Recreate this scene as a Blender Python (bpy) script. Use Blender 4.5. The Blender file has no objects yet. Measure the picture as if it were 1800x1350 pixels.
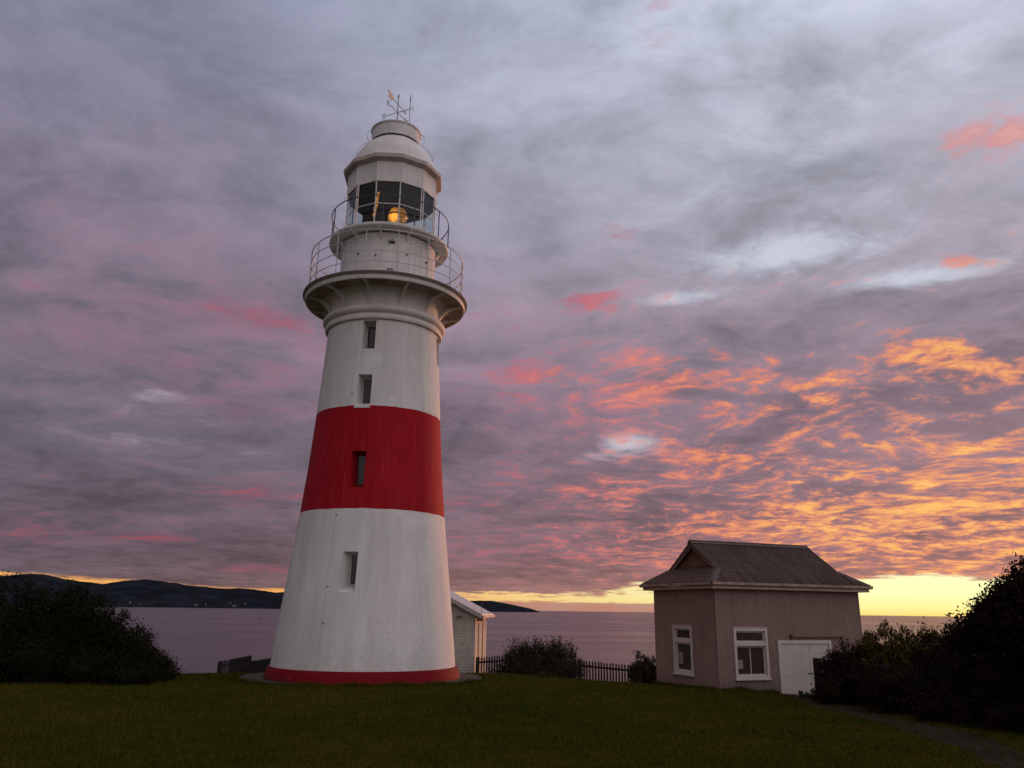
import bpy, bmesh, math, random
import numpy as np
from mathutils import Vector, Matrix
random.seed(7); np.random.seed(7)
S = bpy.context.scene
col = S.collection
R = math.radians

# ------------------------------------------------------------------ camera
cam = bpy.data.objects.new('camera', bpy.data.cameras.new('camera'))
col.objects.link(cam); S.camera = cam
cam.data.sensor_width = 36; cam.data.lens = 28.0
cam.data.clip_start = .1; cam.data.clip_end = 90000
cam.rotation_mode = 'QUATERNION'
m_ = Matrix.Rotation(R(90 + 15.85), 4, 'X') @ Matrix.Rotation(0.0138, 4, 'Z')
cam.rotation_quaternion = m_.to_quaternion()
cam.location = (0, 0, 0)
S.view_settings.view_transform = 'Standard'; S.view_settings.look = 'None'
S.view_settings.exposure = 0; S.view_settings.gamma = 1

# ------------------------------------------------------------------ node helpers
class N:
    """small expression builder over shader math nodes"""
    def __init__(s, nt, sock): s.nt, s.s = nt, sock
    def _m(s, op, *a, clamp=False):
        n = s.nt.nodes.new('ShaderNodeMath'); n.operation = op; n.use_clamp = clamp
        for i, v in enumerate((s,) + a):
            if isinstance(v, N): s.nt.links.new(v.s, n.inputs[i])
            else: n.inputs[i].default_value = v
        return N(s.nt, n.outputs[0])
    def __add__(s, o): return s._m('ADD', o)
    __radd__ = __add__
    def __mul__(s, o): return s._m('MULTIPLY', o)
    __rmul__ = __mul__
    def __sub__(s, o): return s._m('SUBTRACT', o)
    def __rsub__(s, o): return (s * -1.0) + o
    def __truediv__(s, o): return s._m('DIVIDE', o)
    def f(s, op, *a): return s._m(op, *a)
    def clamp(s): return s._m('ADD', 0.0, clamp=True)
    def step(s, a, b):
        n = s.nt.nodes.new('ShaderNodeMapRange'); n.interpolation_type = 'SMOOTHSTEP'
        s.nt.links.new(s.s, n.inputs[0])
        for i, v in ((1, a), (2, b)):
            if isinstance(v, N): s.nt.links.new(v.s, n.inputs[i])
            else: n.inputs[i].default_value = v
        return N(s.nt, n.outputs[0])
def lin(c):
    return tuple((v / 255 / 12.92 if v / 255 <= .04045 else ((v / 255 + .055) / 1.055) ** 2.4) for v in c) + (1,)
def mixc(nt, f, a, b, mode='MIX'):
    n = nt.nodes.new('ShaderNodeMix'); n.data_type = 'RGBA'; n.blend_type = mode
    if isinstance(f, N): nt.links.new(f.s, n.inputs[0])
    else: n.inputs[0].default_value = f
    for i, v in ((6, a), (7, b)):
        if isinstance(v, N): nt.links.new(v.s, n.inputs[i])
        else: n.inputs[i].default_value = v
    return N(nt, n.outputs[2])
def ramp(nt, f, stops):
    n = nt.nodes.new('ShaderNodeValToRGB'); nt.links.new(f.s, n.inputs[0]); e = n.color_ramp.elements
    e[0].position, e[0].color = stops[0]; e[1].position, e[1].color = stops[-1]
    for p, c in stops[1:-1]:
        k = e.new(p); k.color = c
    return N(nt, n.outputs[0])
def noise(nt, vec, scale, detail=4, rough=.55, dist=0.0, off=None):
    if off is not None:
        a = nt.nodes.new('ShaderNodeVectorMath'); a.operation = 'ADD'; nt.links.new(vec.s, a.inputs[0]); a.inputs[1].default_value = off
        vec = N(nt, a.outputs[0])
    n = nt.nodes.new('ShaderNodeTexNoise'); nt.links.new(vec.s, n.inputs['Vector'])
    n.inputs['Scale'].default_value = scale; n.inputs['Detail'].default_value = detail
    n.inputs['Roughness'].default_value = rough; n.inputs['Distortion'].default_value = dist
    return N(nt, n.outputs[0])
def comb(nt, x, y, z):
    n = nt.nodes.new('ShaderNodeCombineXYZ')
    for i, v in enumerate((x, y, z)):
        if isinstance(v, N): nt.links.new(v.s, n.inputs[i])
        else: n.inputs[i].default_value = v
    return N(nt, n.outputs[0])

# ------------------------------------------------------------------ sky
SUN_AZ, SUN_EL = 38.0, 2.5
W = bpy.data.worlds.new('World'); S.world = W; W.use_nodes = True
nt = W.node_tree; nt.nodes.clear()
tc = nt.nodes.new('ShaderNodeTexCoord'); sp = nt.nodes.new('ShaderNodeSeparateXYZ')
nt.links.new(tc.outputs['Generated'], sp.inputs[0])
X, Y, Z = (N(nt, sp.outputs[i]) for i in range(3))
az = X.f('ARCTAN2', Y) * (180 / math.pi)          # 0 straight ahead, + right
el = Z.f('ARCSINE') * (180 / math.pi)
el0 = el.f('MAXIMUM', 0.0)
# cloud deck coordinates: direction projected on a layer overhead
zz = Z.f('MAXIMUM', 0.0) + 0.115
P = comb(nt, X / zz, Y / zz, 0.0)
def warp(p, s, amp, off):
    nz = nt.nodes.new('ShaderNodeTexNoise'); nt.links.new(p.s, nz.inputs['Vector'])
    nz.inputs['Scale'].default_value = s; nz.inputs['Detail'].default_value = 3
    a = nt.nodes.new('ShaderNodeVectorMath'); a.operation = 'MULTIPLY_ADD'
    nt.links.new(nz.outputs['Color'], a.inputs[0]); a.inputs[1].default_value = (amp,) * 3; nt.links.new(p.s, a.inputs[2])
    return N(nt, a.outputs[0])
Pw = warp(warp(P, 1.1, .55, 0), 5.0, .06, 0)
big = noise(nt, Pw, 1.05, 6, .58, off=(3.1, 1.7, 0))
mid = noise(nt, Pw, 3.9, 8, .62, off=(9.3, 4.1, 2.0))
fin = noise(nt, Pw, 9.5, 9, .68, off=(1.3, 8.1, 5.0))
def gauss(a0, e0, sa, se, amp):
    u = (az - a0) * (1 / sa); v = (el - e0) * (1 / se)
    return ((u * u + v * v) * -1.0).f('EXPONENT') * amp
def gsum(L):
    t = None
    for g in L:
        q = gauss(*g); t = q if t is None else t + q
    return t
# grey-lavender deck: two elevation ramps, blended across azimuth
ef = el0 * (1 / 45.0)
left = ramp(nt, ef, [(0.0, lin((104, 86, 92))), (.08, lin((100, 87, 98))), (.16, lin((106, 95, 108))), (.26, lin((105, 97, 111))), (.42, lin((124, 113, 130))), (.62, lin((131, 126, 145))), (.85, lin((126, 129, 150))), (1.0, lin((130, 136, 158)))])
right = ramp(nt, ef, [(0.0, lin((190, 135, 120))), (.08, lin((150, 110, 118))), (.16, lin((138, 110, 122))), (.30, lin((140, 118, 133))), (.45, lin((158, 147, 162))), (.62, lin((178, 178, 193))), (.85, lin((200, 205, 222))), (1.0, lin((206, 213, 232)))])
side = az.step(-32.0, 30.0)
deck = mixc(nt, side, left, right)
# brightness mottling
mot = (big - .5) * 1.35 + (mid - .5) * 1.15 + (fin - .5) * .45 + 1.02
mot = mot + gsum([(-28, 7, 9, 2.2, -.10), (13, 10, 9, 1.3, -.12), (24, 19.5, 12, 1.4, -.14), (10, 26, 8, 3, -.08), (-24, 22, 8, 3, .05)])
mot = mot.f('MAXIMUM', .35).f('MINIMUM', 1.6)
mc = nt.nodes.new('ShaderNodeVectorMath'); mc.operation = 'SCALE'; nt.links.new(deck.s, mc.inputs[0]); nt.links.new(mot.s, mc.inputs['Scale'])
deck = N(nt, mc.outputs[0])
# pale breaks where the brighter upper sky shows
brk = gsum([(20.5, 24.0, 7.5, 1.5, .92), (29, 21.2, 6, .8, .80), (8.7, 11.6, 2.6, .8, .72), (13, 21.8, 4, .5, .45), (6, 10.6, 3, .5, .3), (-25.2, 13.5, 2.4, .7, .26), (21, 33, 10, 4, .42), (13, 28, 6, 2.5, .15), (-4, 31, 5, 3, .15), (24, 27.5, 7, 2.2, .38), (35, 34, 8, 3, .35), (-10, 10.7, 5, .8, .12), (-24, 10.5, 6, .6, .22), (-21.5, 12.2, 5, .9, .16), (10, 7.0, 4, .5, .25), (31, 27, 4, 2, .2), (12, 21.2, 3, .6, .3)])
pk = gsum([(-17, 19.5, 9, 2.6, .75), (-27, 24, 9, 3.5, .35), (-20, 14.5, 9, 2.0, .40), (-24, 31, 9, 3, .2), (4, 20, 10, 4, .35), (33, 28, 9, 3.5, .45), (20, 18, 12, 3, .30), (-30, 18, 7, 3, .35), (2, 14, 8, 3, .3)])
deck = mixc(nt, (pk * (.45 + (mid - .5) * 3.2 + (big - .5) * 1.5)).clamp() * .62, deck, lin((176, 112, 130)))
bm_ = (brk + (mid - .5) * 1.25 + (fin - .5) * .8 + (big - .5) * .6 - .03).step(.14, .85)
deck = mixc(nt, bm_ * .72, deck, mixc(nt, bm_, lin((182, 189, 205)), lin((212, 219, 232))))
# pink / orange patches lit from below the horizon
lowr = az.step(-20.0, 30.0)
dens = lowr * (1.0 - el.step(9.0, 24.0)) * .25 + az.step(-6.0, 22.0) * (1.0 - el.step(6.0, 12.0)) * .10 + el.step(.5, 5.0) * .02 - (1.0 - el.step(.5, 3.0)) * .04
feat = gsum([(28.8, 16.3, 3.2, 1.2, .5), (32.0, 14.8, 3.6, 1.0, .38), (11.8, 15.6, 3.8, 1.0, .52), (22.5, 13.8, 4.0, 1.3, .22), (6.2, 21.7, 2.6, .8, .42), (-18.5, 19.6, 6.5, 1.3, .42),
             (-25, 16.3, 5, .9, .16), (34, 29, 4, 1.9, .50), (31.5, 21.5, 2, .6, .35), (1.8, 16.6, 2.4, .7, .30), (15.8, 17.6, 4, .6, .22), (-23.6, 4.2, 2.6, .35, .62), (-18.2, 7.4, 4.2, .7, .42), (-20, 12.9, 2.2, .8, .34),
             (-31, 4.2, 4.5, 1.0, .36), (-17, 2.4, 4, .5, .45), (6.2, 8.4, 3.5, .7, .25), (25.5, 6.6, 7, .5, .25), (17, 5.8, 5, .5, .2), (-7, 7.3, 6, .6, .3), (-31, 20, 6, 2.2, .10), (-17, 15.8, 3, .8, .2), (30, 4.6, 9, 1.3, .13), (15, 10.6, 4, .6, .2), (20, 22, 3, .8, .12), (8, 16, 11, 4.5, .15), (-22, 7, 12, 4, .10), (-20, 19, 10, 4, .06), (16, 24, 12, 4, .06), (-8, 4, 12, 2, .12), (8, 5, 8, 2.5, .10)])
sig = (mid - .5) * 1.35 + (fin - .5) * 1.9 + (big - .5) * .6
lit = sig + dens + feat
inv = 1.0 - az.step(-28.0, 24.0)
lm = lit.step(.22 - inv * .12, .62 + inv * .34)
hot = lit.step(.38, .88)
prox = (az.step(-26.0, 38.0) + (1.0 - el.step(2.0, 20.0)) * az.step(2.0, 30.0) * .34 - .04 - el.step(17.0, 29.0) * .42).clamp()
edge = ramp(nt, prox, [(0, lin((142, 68, 92))), (.3, lin((176, 88, 104))), (.5, lin((218, 116, 108))), (.75, lin((222, 124, 106))), (1, lin((230, 138, 108)))])
core = ramp(nt, prox, [(0, lin((170, 72, 88))), (.3, lin((208, 92, 96))), (.5, lin((244, 142, 112))), (.75, lin((255, 164, 98))), (1, lin((255, 192, 108)))])
litc = mixc(nt, hot, edge, core)
fade = 1.0 - el.step(18.0, 34.0) * .45
cloud = mixc(nt, lm * fade * (prox * .35 + .6), deck, litc)
# low dense bands just above the clear strip
# clear strip of sky under the deck, ragged lower cloud edge
Q = comb(nt, az * .11, el * 1.0, 0.0)
rag = noise(nt, Q, 1.6, 5, .6)
rag2 = noise(nt, Q, 5.0, 4, .6, off=(5, 5, 5))
top = 1.80 - az.step(-34.0, -14.0) * .72 + az.step(-8.0, 0.0) * .12 + az.step(6.0, 9.5) * .58 + az.step(14.0, 24.0) * .50 + gauss(28.0, 2.2, 5, 4, .15)
ramp_amp = az.step(-14.0, 4.0) * .45 + .55
d = el - top - ((rag - .5) * 1.5 + (rag2 - .5) * .7) * ramp_amp
gap = 1.0 - d.step(-.14, .14)
strip_r = ramp(nt, (el0 * .25).clamp(), [(0, lin((249, 222, 128))), (.12, lin((251, 244, 160))), (.35, lin((252, 254, 190))), (.65, lin((255, 250, 196))), (1, lin((255, 240, 180)))])
strip_l = ramp(nt, (el0 * .25).clamp(), [(0, lin((190, 130, 100))), (.2, lin((240, 165, 96))), (.35, lin((250, 182, 96))), (1, lin((250, 190, 110)))])
strip = mixc(nt, az.step(-16.0, 22.0), strip_l, strip_r)
# bank of far purple cloud hugging the sea in the middle
bank = (1.0 - (el + (rag2 - .5) * .2).step(.50, .62)) * az.step(-8.0, -1.0) * (1.0 - az.step(11.0, 17.0))
strip = mixc(nt, bank * .9, strip, lin((180, 130, 122)))
wisp = noise(nt, Q, 3.2, 4, .6, off=(2, 1, 7))
strip = mixc(nt, (wisp - .49).step(0.0, .14) * (1.0 - az.step(18.0, 24.0)) * .8, strip, lin((190, 130, 110)))
sky = mixc(nt, gap, cloud, strip)
# beyond the photographed part: brighter open deck overhead and behind, lighting the white walls
back = (Y * -1.0).step(-.25, .8); over = el.step(42.0, 75.0)
amt = back.f('MAXIMUM', over)
bk = mixc(nt, mot * .5, (.70, .62, .64, 1), (.92, .82, .85, 1))
bs = nt.nodes.new('ShaderNodeVectorMath'); bs.operation = 'SCALE'; nt.links.new(bk.s, bs.inputs[0]); nt.links.new((X.step(-.9, .65) * .90 + .26).s, bs.inputs['Scale'])
sky = mixc(nt, amt, sky, N(nt, bs.outputs[0]))
nis = nt.nodes.new('ShaderNodeTexSky'); nis.sky_type = 'NISHITA'; nis.sun_disc = False
nis.sun_elevation = R(SUN_EL); nis.sun_rotation = R(SUN_AZ)
b1 = nt.nodes.new('ShaderNodeBackground'); b1.inputs[1].default_value = 1.0; nt.links.new(sky.s, b1.inputs[0])
b2 = nt.nodes.new('ShaderNodeBackground'); b2.inputs[1].default_value = .003; nt.links.new(nis.outputs[0], b2.inputs[0])
ad = nt.nodes.new('ShaderNodeAddShader'); nt.links.new(b1.outputs[0], ad.inputs[0]); nt.links.new(b2.outputs[0], ad.inputs[1])
wo = nt.nodes.new('ShaderNodeOutputWorld'); nt.links.new(ad.outputs[0], wo.inputs[0])
W.cycles.sampling_method = 'MANUAL'; W.cycles.sample_map_resolution = 1024

# sun, just about on the horizon behind the right-hand trees
sl = bpy.data.lights.new('sun', 'SUN'); sl.energy = 2.4; sl.angle = R(10); sl.color = (1.0, .40, .20)
so = bpy.data.objects.new('sun', sl); col.objects.link(so)
sv = Vector((math.sin(R(SUN_AZ)) * math.cos(R(SUN_EL)), math.cos(R(SUN_AZ)) * math.cos(R(SUN_EL)), math.sin(R(SUN_EL))))
so.rotation_mode = 'QUATERNION'; so.rotation_quaternion = sv.to_track_quat('Z', 'Y')

# ------------------------------------------------------------------ materials
MATS = {}
def mat(name, color=None, rough=.7, spec=.3, metal=0.0, var=.12, vscale=3.0, bump=0.0, bscale=20.0, build=None, coat=0.0):
    if name in MATS: return MATS[name]
    m = bpy.data.materials.new(name); m.use_nodes = True; t = m.node_tree
    b = t.nodes['Principled BSDF']; b.inputs['Roughness'].default_value = rough
    b.inputs['Specular IOR Level'].default_value = spec; b.inputs['Metallic'].default_value = metal
    tc = t.nodes.new('ShaderNodeTexCoord'); ob = N(t, tc.outputs['Object'])
    if color is not None:
        n = noise(t, ob, vscale, 5, .6)
        c1 = tuple(min(1, c * (1 + var)) for c in color[:3]) + (1,); c0 = tuple(c * (1 - var) for c in color[:3]) + (1,)
        cc = mixc(t, n.step(.3, .7), c0, c1); t.links.new(cc.s, b.inputs['Base Color'])
    if bump:
        h = noise(t, ob, bscale, 5, .6); bp = t.nodes.new('ShaderNodeBump'); bp.inputs['Strength'].default_value = 1; bp.inputs['Distance'].default_value = bump
        t.links.new(h.s, bp.inputs['Height']); t.links.new(bp.outputs[0], b.inputs['Normal'])
    if build: build(t, b, ob)
    MATS[name] = m; return m
def bumpnode(t, b, h, dist):
    bp = t.nodes.new('ShaderNodeBump'); bp.inputs['Strength'].default_value = 1; bp.inputs['Distance'].default_value = dist
    t.links.new(h.s, bp.inputs['Height']); t.links.new(bp.outputs[0], b.inputs['Normal'])
def sep(t, v):
    s = t.nodes.new('ShaderNodeSeparateXYZ'); t.links.new(v.s, s.inputs[0]); return [N(t, s.outputs[i]) for i in range(3)]
def brick(t, vec, w, h, mortar):
    n = t.nodes.new('ShaderNodeTexBrick'); t.links.new(vec.s, n.inputs['Vector']); n.inputs['Scale'].default_value = 1
    n.inputs['Brick Width'].default_value = w; n.inputs['Row Height'].default_value = h; n.inputs['Mortar Size'].default_value = mortar
    n.inputs['Mortar Smooth'].default_value = .6; n.inputs['Color1'].default_value = (1, 1, 1, 1); n.inputs['Color2'].default_value = (.75, .75, .75, 1); n.inputs['Mortar'].default_value = (0, 0, 0, 1)
    return N(t, n.outputs['Color'])
WHITE = (.66, .645, .635)
def tower_paint(t, b, ob):
    x, y, z = sep(t, ob)
    th = x.f('ARCTAN2', y)
    uv = comb(t, th * 2.2, z, 0.0)
    br = brick(t, uv, .34, .105, .007)
    lump = noise(t, uv, 9.0, 5, .65); broad = noise(t, comb(t, th * 2.2, z * .25, 0.0), 1.4, 5, .6)
    streak = noise(t, comb(t, th * 14.0, z * .35, 0.0), 1.0, 4, .6)
    wob = (noise(t, uv, 2.4, 4) - .5) * .045
    band = (z + wob).step(2.69, 2.70) * (1.0 - (z + wob).step(5.735, 5.745))
    wh = mixc(t, (broad * .6 + streak * .4).step(.35, .7), (.56, .545, .535, 1), (.70, .69, .68, 1))
    wh = mixc(t, (streak - .5).step(.05, .2) * .36, wh, (.45, .42, .38, 1))
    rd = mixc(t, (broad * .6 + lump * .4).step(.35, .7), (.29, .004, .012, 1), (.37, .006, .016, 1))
    run = noise(t, comb(t, th * 30.0, z * .55, 5.0), 1.0, 5, .65); pt_ = noise(t, uv, .9, 5, .6, off=(3, 8, 2))
    wh = mixc(t, run.step(.56, .66) * (z + pt_).step(7.3, 8.9) * .55, wh, (.40, .31, .24, 1))
    wh = mixc(t, (1.0 - (z + pt_ * 1.4).step(-1.0, .1)) * lump.step(.42, .62) * .30, wh, (.36, .36, .31, 1))
    wh = mixc(t, pt_.step(.60, .64) * .35, wh, (.74, .73, .72, 1))
    rd = mixc(t, run.step(.50, .64) * .16, rd, (.42, .10, .09, 1)); rd = mixc(t, pt_.step(.58, .62) * .4, rd, (.24, .008, .014, 1))
    cc = mixc(t, band, wh, rd); t.links.new(cc.s, b.inputs['Base Color'])
    dash = noise(t, comb(t, th * 2.2, z * 3.2, 0.0), 7.0, 5, .7)
    bumpnode(t, b, br * .16 + lump * .7 + dash * 1.0, .009)
M_TOWER = mat('painted_brick', None, .75, .12, build=tower_paint)
M_WHITE = mat('white_paint', WHITE, .45, .4, var=.07, vscale=2.2, bump=.002, bscale=30)
def panel_paint(t, b, ob):
    x, y, z = sep(t, ob); th = x.f('ARCTAN2', y)
    st = noise(t, comb(t, th * 16.0, z * .5, 0.0), 1.0, 4, .6); br = noise(t, ob, 1.6, 4, .6)
    cc = mixc(t, (st * .5 + br * .5).step(.38, .66), (.53, .51, .50, 1), (.68, .66, .655, 1))
    rs = noise(t, comb(t, th * 24.0, z * .8, 3.0), 1.0, 5, .6)
    cc = mixc(t, rs.step(.66, .74) * .45, cc, (.30, .20, .15, 1))
    t.links.new(cc.s, b.inputs['Base Color']); bumpnode(t, b, br, .01)
M_PANEL = mat('painted_iron_panels', None, .42, .4, build=panel_paint)
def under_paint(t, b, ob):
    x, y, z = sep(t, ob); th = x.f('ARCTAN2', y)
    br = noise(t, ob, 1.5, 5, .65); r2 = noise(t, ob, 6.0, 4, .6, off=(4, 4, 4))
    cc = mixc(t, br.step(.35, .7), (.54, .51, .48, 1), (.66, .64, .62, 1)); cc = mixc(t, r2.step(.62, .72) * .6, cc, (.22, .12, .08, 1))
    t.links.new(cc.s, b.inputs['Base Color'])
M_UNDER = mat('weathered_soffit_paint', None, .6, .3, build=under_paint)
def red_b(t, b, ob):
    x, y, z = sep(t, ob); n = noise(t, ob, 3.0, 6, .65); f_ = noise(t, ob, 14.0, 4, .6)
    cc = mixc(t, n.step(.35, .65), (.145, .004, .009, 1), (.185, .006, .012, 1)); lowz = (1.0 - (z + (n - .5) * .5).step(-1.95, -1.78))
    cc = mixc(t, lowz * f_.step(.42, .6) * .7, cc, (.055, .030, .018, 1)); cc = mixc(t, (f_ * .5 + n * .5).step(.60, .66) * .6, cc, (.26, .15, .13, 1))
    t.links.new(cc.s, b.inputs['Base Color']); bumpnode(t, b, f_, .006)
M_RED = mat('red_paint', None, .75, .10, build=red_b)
M_RAIL = mat('rail_iron', (.05, .05, .055), .5, .5, metal=.3)
M_RAILW = mat('galvanised_rail', (.42, .41, .42), .5, .5, metal=.2)
M_DARK = mat('dark_iron', (.025, .024, .026), .6, .3)
M_VANE = mat('vane_iron', (.27, .28, .30), .5, .4)
M_GOLD = mat('gilt_vane', (.62, .42, .30), .4, .5, metal=.2)
M_INT = mat('lantern_interior', (.022, .018, .016), .8, .2)
M_OLIVE = mat('olive_blind', (.05, .04, .012), .8, .2)
def glass_mat(name, tint, gl=.08):
    m = bpy.data.materials.new(name); m.use_nodes = True; t = m.node_tree; t.nodes.clear()
    o = t.nodes.new('ShaderNodeOutputMaterial'); tr = t.nodes.new('ShaderNodeBsdfTransparent'); g = t.nodes.new('ShaderNodeBsdfGlossy')
    tr.inputs[0].default_value = tint; g.inputs['Roughness'].default_value = .03; g.inputs[0].default_value = (.85, .9, .92, 1)
    fr = t.nodes.new('ShaderNodeFresnel'); fr.inputs[0].default_value = 1.33 if 'window' in name else 1.42
    ge = t.nodes.new('ShaderNodeNewGeometry'); ior = fr.inputs[0].default_value   # thin sheet: same reflectance from both sides
    t.links.new((N(t, ge.outputs['Backfacing']) * (1 / ior - ior) + ior).s, fr.inputs[0])
    tc = t.nodes.new('ShaderNodeTexCoord'); nz = noise(t, N(t, tc.outputs['Object']), 1.2, 2); bp = t.nodes.new('ShaderNodeBump'); bp.inputs['Distance'].default_value = .01
    t.links.new(nz.s, bp.inputs['Height']); t.links.new(bp.outputs[0], g.inputs['Normal'])
    mx = t.nodes.new('ShaderNodeMixShader'); fa = N(t, fr.outputs[0]) + gl
    t.links.new(fa.s, mx.inputs[0]); t.links.new(tr.outputs[0], mx.inputs[1]); t.links.new(g.outputs[0], mx.inputs[2]); out_ = mx.outputs[0]
    if 'window' in name:   # thin even brown diffuse layer over the pane
        df = t.nodes.new('ShaderNodeBsdfDiffuse'); df.inputs[0].default_value = (.36, .27, .22, 1); m2 = t.nodes.new('ShaderNodeMixShader'); m2.inputs[0].default_value = .13
        t.links.new(out_, m2.inputs[1]); t.links.new(df.outputs[0], m2.inputs[2]); out_ = m2.outputs[0]
    t.links.new(out_, o.inputs[0])
    MATS[name] = m; return m
M_GLASS = glass_mat('lantern_glass', (.78, .84, .84, 1), .0)
M_WGLASS = glass_mat('window_glass', (.62, .58, .56, 1), .0)
def lens_build(t, b, ob):
    x, y, z = sep(t, ob)
    th = x.f('ARCTAN2', y)
    rr = (z * z + x * x).f('SQRT')
    ring = (rr * 75.0).f('SINE') * .5 + .5
    nz = noise(t, ob, 9.0, 3, .6)
    hotp = (((th * -1.0) - 2.75) * ((th * -1.0) - 2.75) * 1.6 + (z + .1) * (z + .1) * 22.0)
    hotp = (hotp * -1.0).f('EXPONENT')
    k = (ring * .55 + .12) * nz.step(.36, .62) + hotp * 1.1
    cc = mixc(t, k.clamp(), (.10, .025, .002, 1), (1.0, .36, .035, 1))
    t.links.new(cc.s, b.inputs['Emission Color']); st = k * .95 + .26
    t.links.new(st.s, b.inputs['Emission Strength']); b.inputs['Base Color'].default_value = (.25, .15, .05, 1)
M_LENS = mat('lit_amber_lens', None, .15, .6, build=lens_build)
M_CONC = mat('old_concrete', (.050, .038, .030), .9, .2, var=.3, vscale=2.5, bump=.006, bscale=25)
M_FENCE = mat('dark_fence_timber', (.028, .024, .024), .8, .2, var=.3)
def shed_b(t, b, ob):
    x, y, z = sep(t, ob); st = noise(t, comb(t, x * 7.0, y * 7.0, z * .5), 1.0, 5, .65); br = noise(t, ob, 1.0, 5, .6); lo = noise(t, ob, 2.6, 4, .6, off=(7, 2, 1))
    cc = mixc(t, (st * .6 + br * .4).step(.34, .68), (.205, .140, .124, 1), (.275, .194, .174, 1))
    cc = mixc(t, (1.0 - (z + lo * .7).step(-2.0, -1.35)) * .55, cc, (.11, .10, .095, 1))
    cc = mixc(t, lo.step(.62, .72) * .35, cc, (.20, .10, .07, 1)); t.links.new(cc.s, b.inputs['Base Color'])
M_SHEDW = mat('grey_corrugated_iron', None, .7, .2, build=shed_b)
def roof_b(t, b, ob):
    a = noise(t, ob, 1.3, 6, .65); c = noise(t, ob, 22, 3, .6)
    cc = mixc(t, a.step(.35, .7), (.034, .016, .012, 1), (.056, .030, .022, 1)); cc = mixc(t, c.step(.52, .72) * .35, cc, (.12, .09, .075, 1))
    x, y, z = sep(t, ob); tn = t.nodes.new('ShaderNodeTexCoord'); nx, ny, nz2 = sep(t, N(t, tn.outputs['Normal']))
    isx = ny.f('ABSOLUTE').step(.2, .4); ph = mixc(t, isx, y, x); sx, _, _2 = sep(t, ph)
    wv = ((sx * (2 * math.pi / .1016)).f('SINE')).step(.1, .9); st = noise(t, comb(t, sx * 9.8, z * .7, 0.0), 1.0, 3, .6)
    cc = mixc(t, wv * (st.step(.38, .62)) * .8, cc, (.17, .125, .105, 1))
    t.links.new(cc.s, b.inputs['Base Color'])
M_SHEDR = mat('rusty_corrugated_roofing', None, .75, .25, build=roof_b)
M_TRIM = mat('weathered_cream_trim', (.40, .29, .24), .65, .3, var=.15)
M_TRIMD = mat('dark_barge_paint', (.09, .055, .045), .7, .3)
M_GABLE = mat('brown_gable_boards', (.14, .075, .052), .75, .2, var=.2)
M_FRAME = mat('white_joinery', (.50, .45, .43), .5, .3, var=.06)
M_DOOR = mat('white_boarded_door', (.46, .425, .40), .55, .3, var=.08, vscale=1.5)
M_BROWN = mat('rust_brown_steel', (.10, .045, .035), .6, .3)
M_PAPER = mat('paper_sheet', (.75, .74, .72), .8, .1, var=.02)
M_ROOM = mat('dark_room', (.10, .07, .055), .9, .1)
M_WROOF = mat('white_painted_roofing', (.40, .39, .42), .5, .4, var=.06)
def bw(t, b, ob):
    x, y, z = sep(t, ob); uv = comb(t, x + y, z, 0.0)
    br = brick(t, uv, .5, .12, .012); l = noise(t, ob, 5.0, 5, .65)
    cc = mixc(t, (l * .6 + noise(t, ob, 1.1, 4) * .4).step(.35, .65), (.40, .36, .32, 1), (.56, .52, .47, 1)); t.links.new(cc.s, b.inputs['Base Color'])
    bumpnode(t, b, br * 1.2 + l * 1.2, .03)
M_WBRICK = mat('whitewashed_stone', None, .75, .2, build=bw)
M_HILL = mat('far_forest', (.016, .019, .026), .95, .0, var=.35, vscale=.004)
M_FARWALL = mat('far_pale_wall', (.14, .13, .14), .8, .2)
M_FARROOF = mat('far_dark_roof', (.06, .055, .06), .8, .2)
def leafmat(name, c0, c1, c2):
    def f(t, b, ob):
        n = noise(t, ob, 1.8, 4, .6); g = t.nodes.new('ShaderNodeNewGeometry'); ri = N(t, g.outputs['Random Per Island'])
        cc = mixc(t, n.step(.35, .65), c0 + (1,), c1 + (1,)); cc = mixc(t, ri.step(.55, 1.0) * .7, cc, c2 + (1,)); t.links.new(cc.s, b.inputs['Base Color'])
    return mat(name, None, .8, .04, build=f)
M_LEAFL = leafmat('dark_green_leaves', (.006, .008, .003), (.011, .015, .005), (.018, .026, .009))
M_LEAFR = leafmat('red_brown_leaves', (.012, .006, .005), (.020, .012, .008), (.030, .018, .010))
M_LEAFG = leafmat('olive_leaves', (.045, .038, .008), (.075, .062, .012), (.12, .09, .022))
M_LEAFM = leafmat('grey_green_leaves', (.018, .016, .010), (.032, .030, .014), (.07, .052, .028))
M_BARK = mat('bark', (.03, .022, .018), .9, .1, var=.3, bump=.01, bscale=15)

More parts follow.
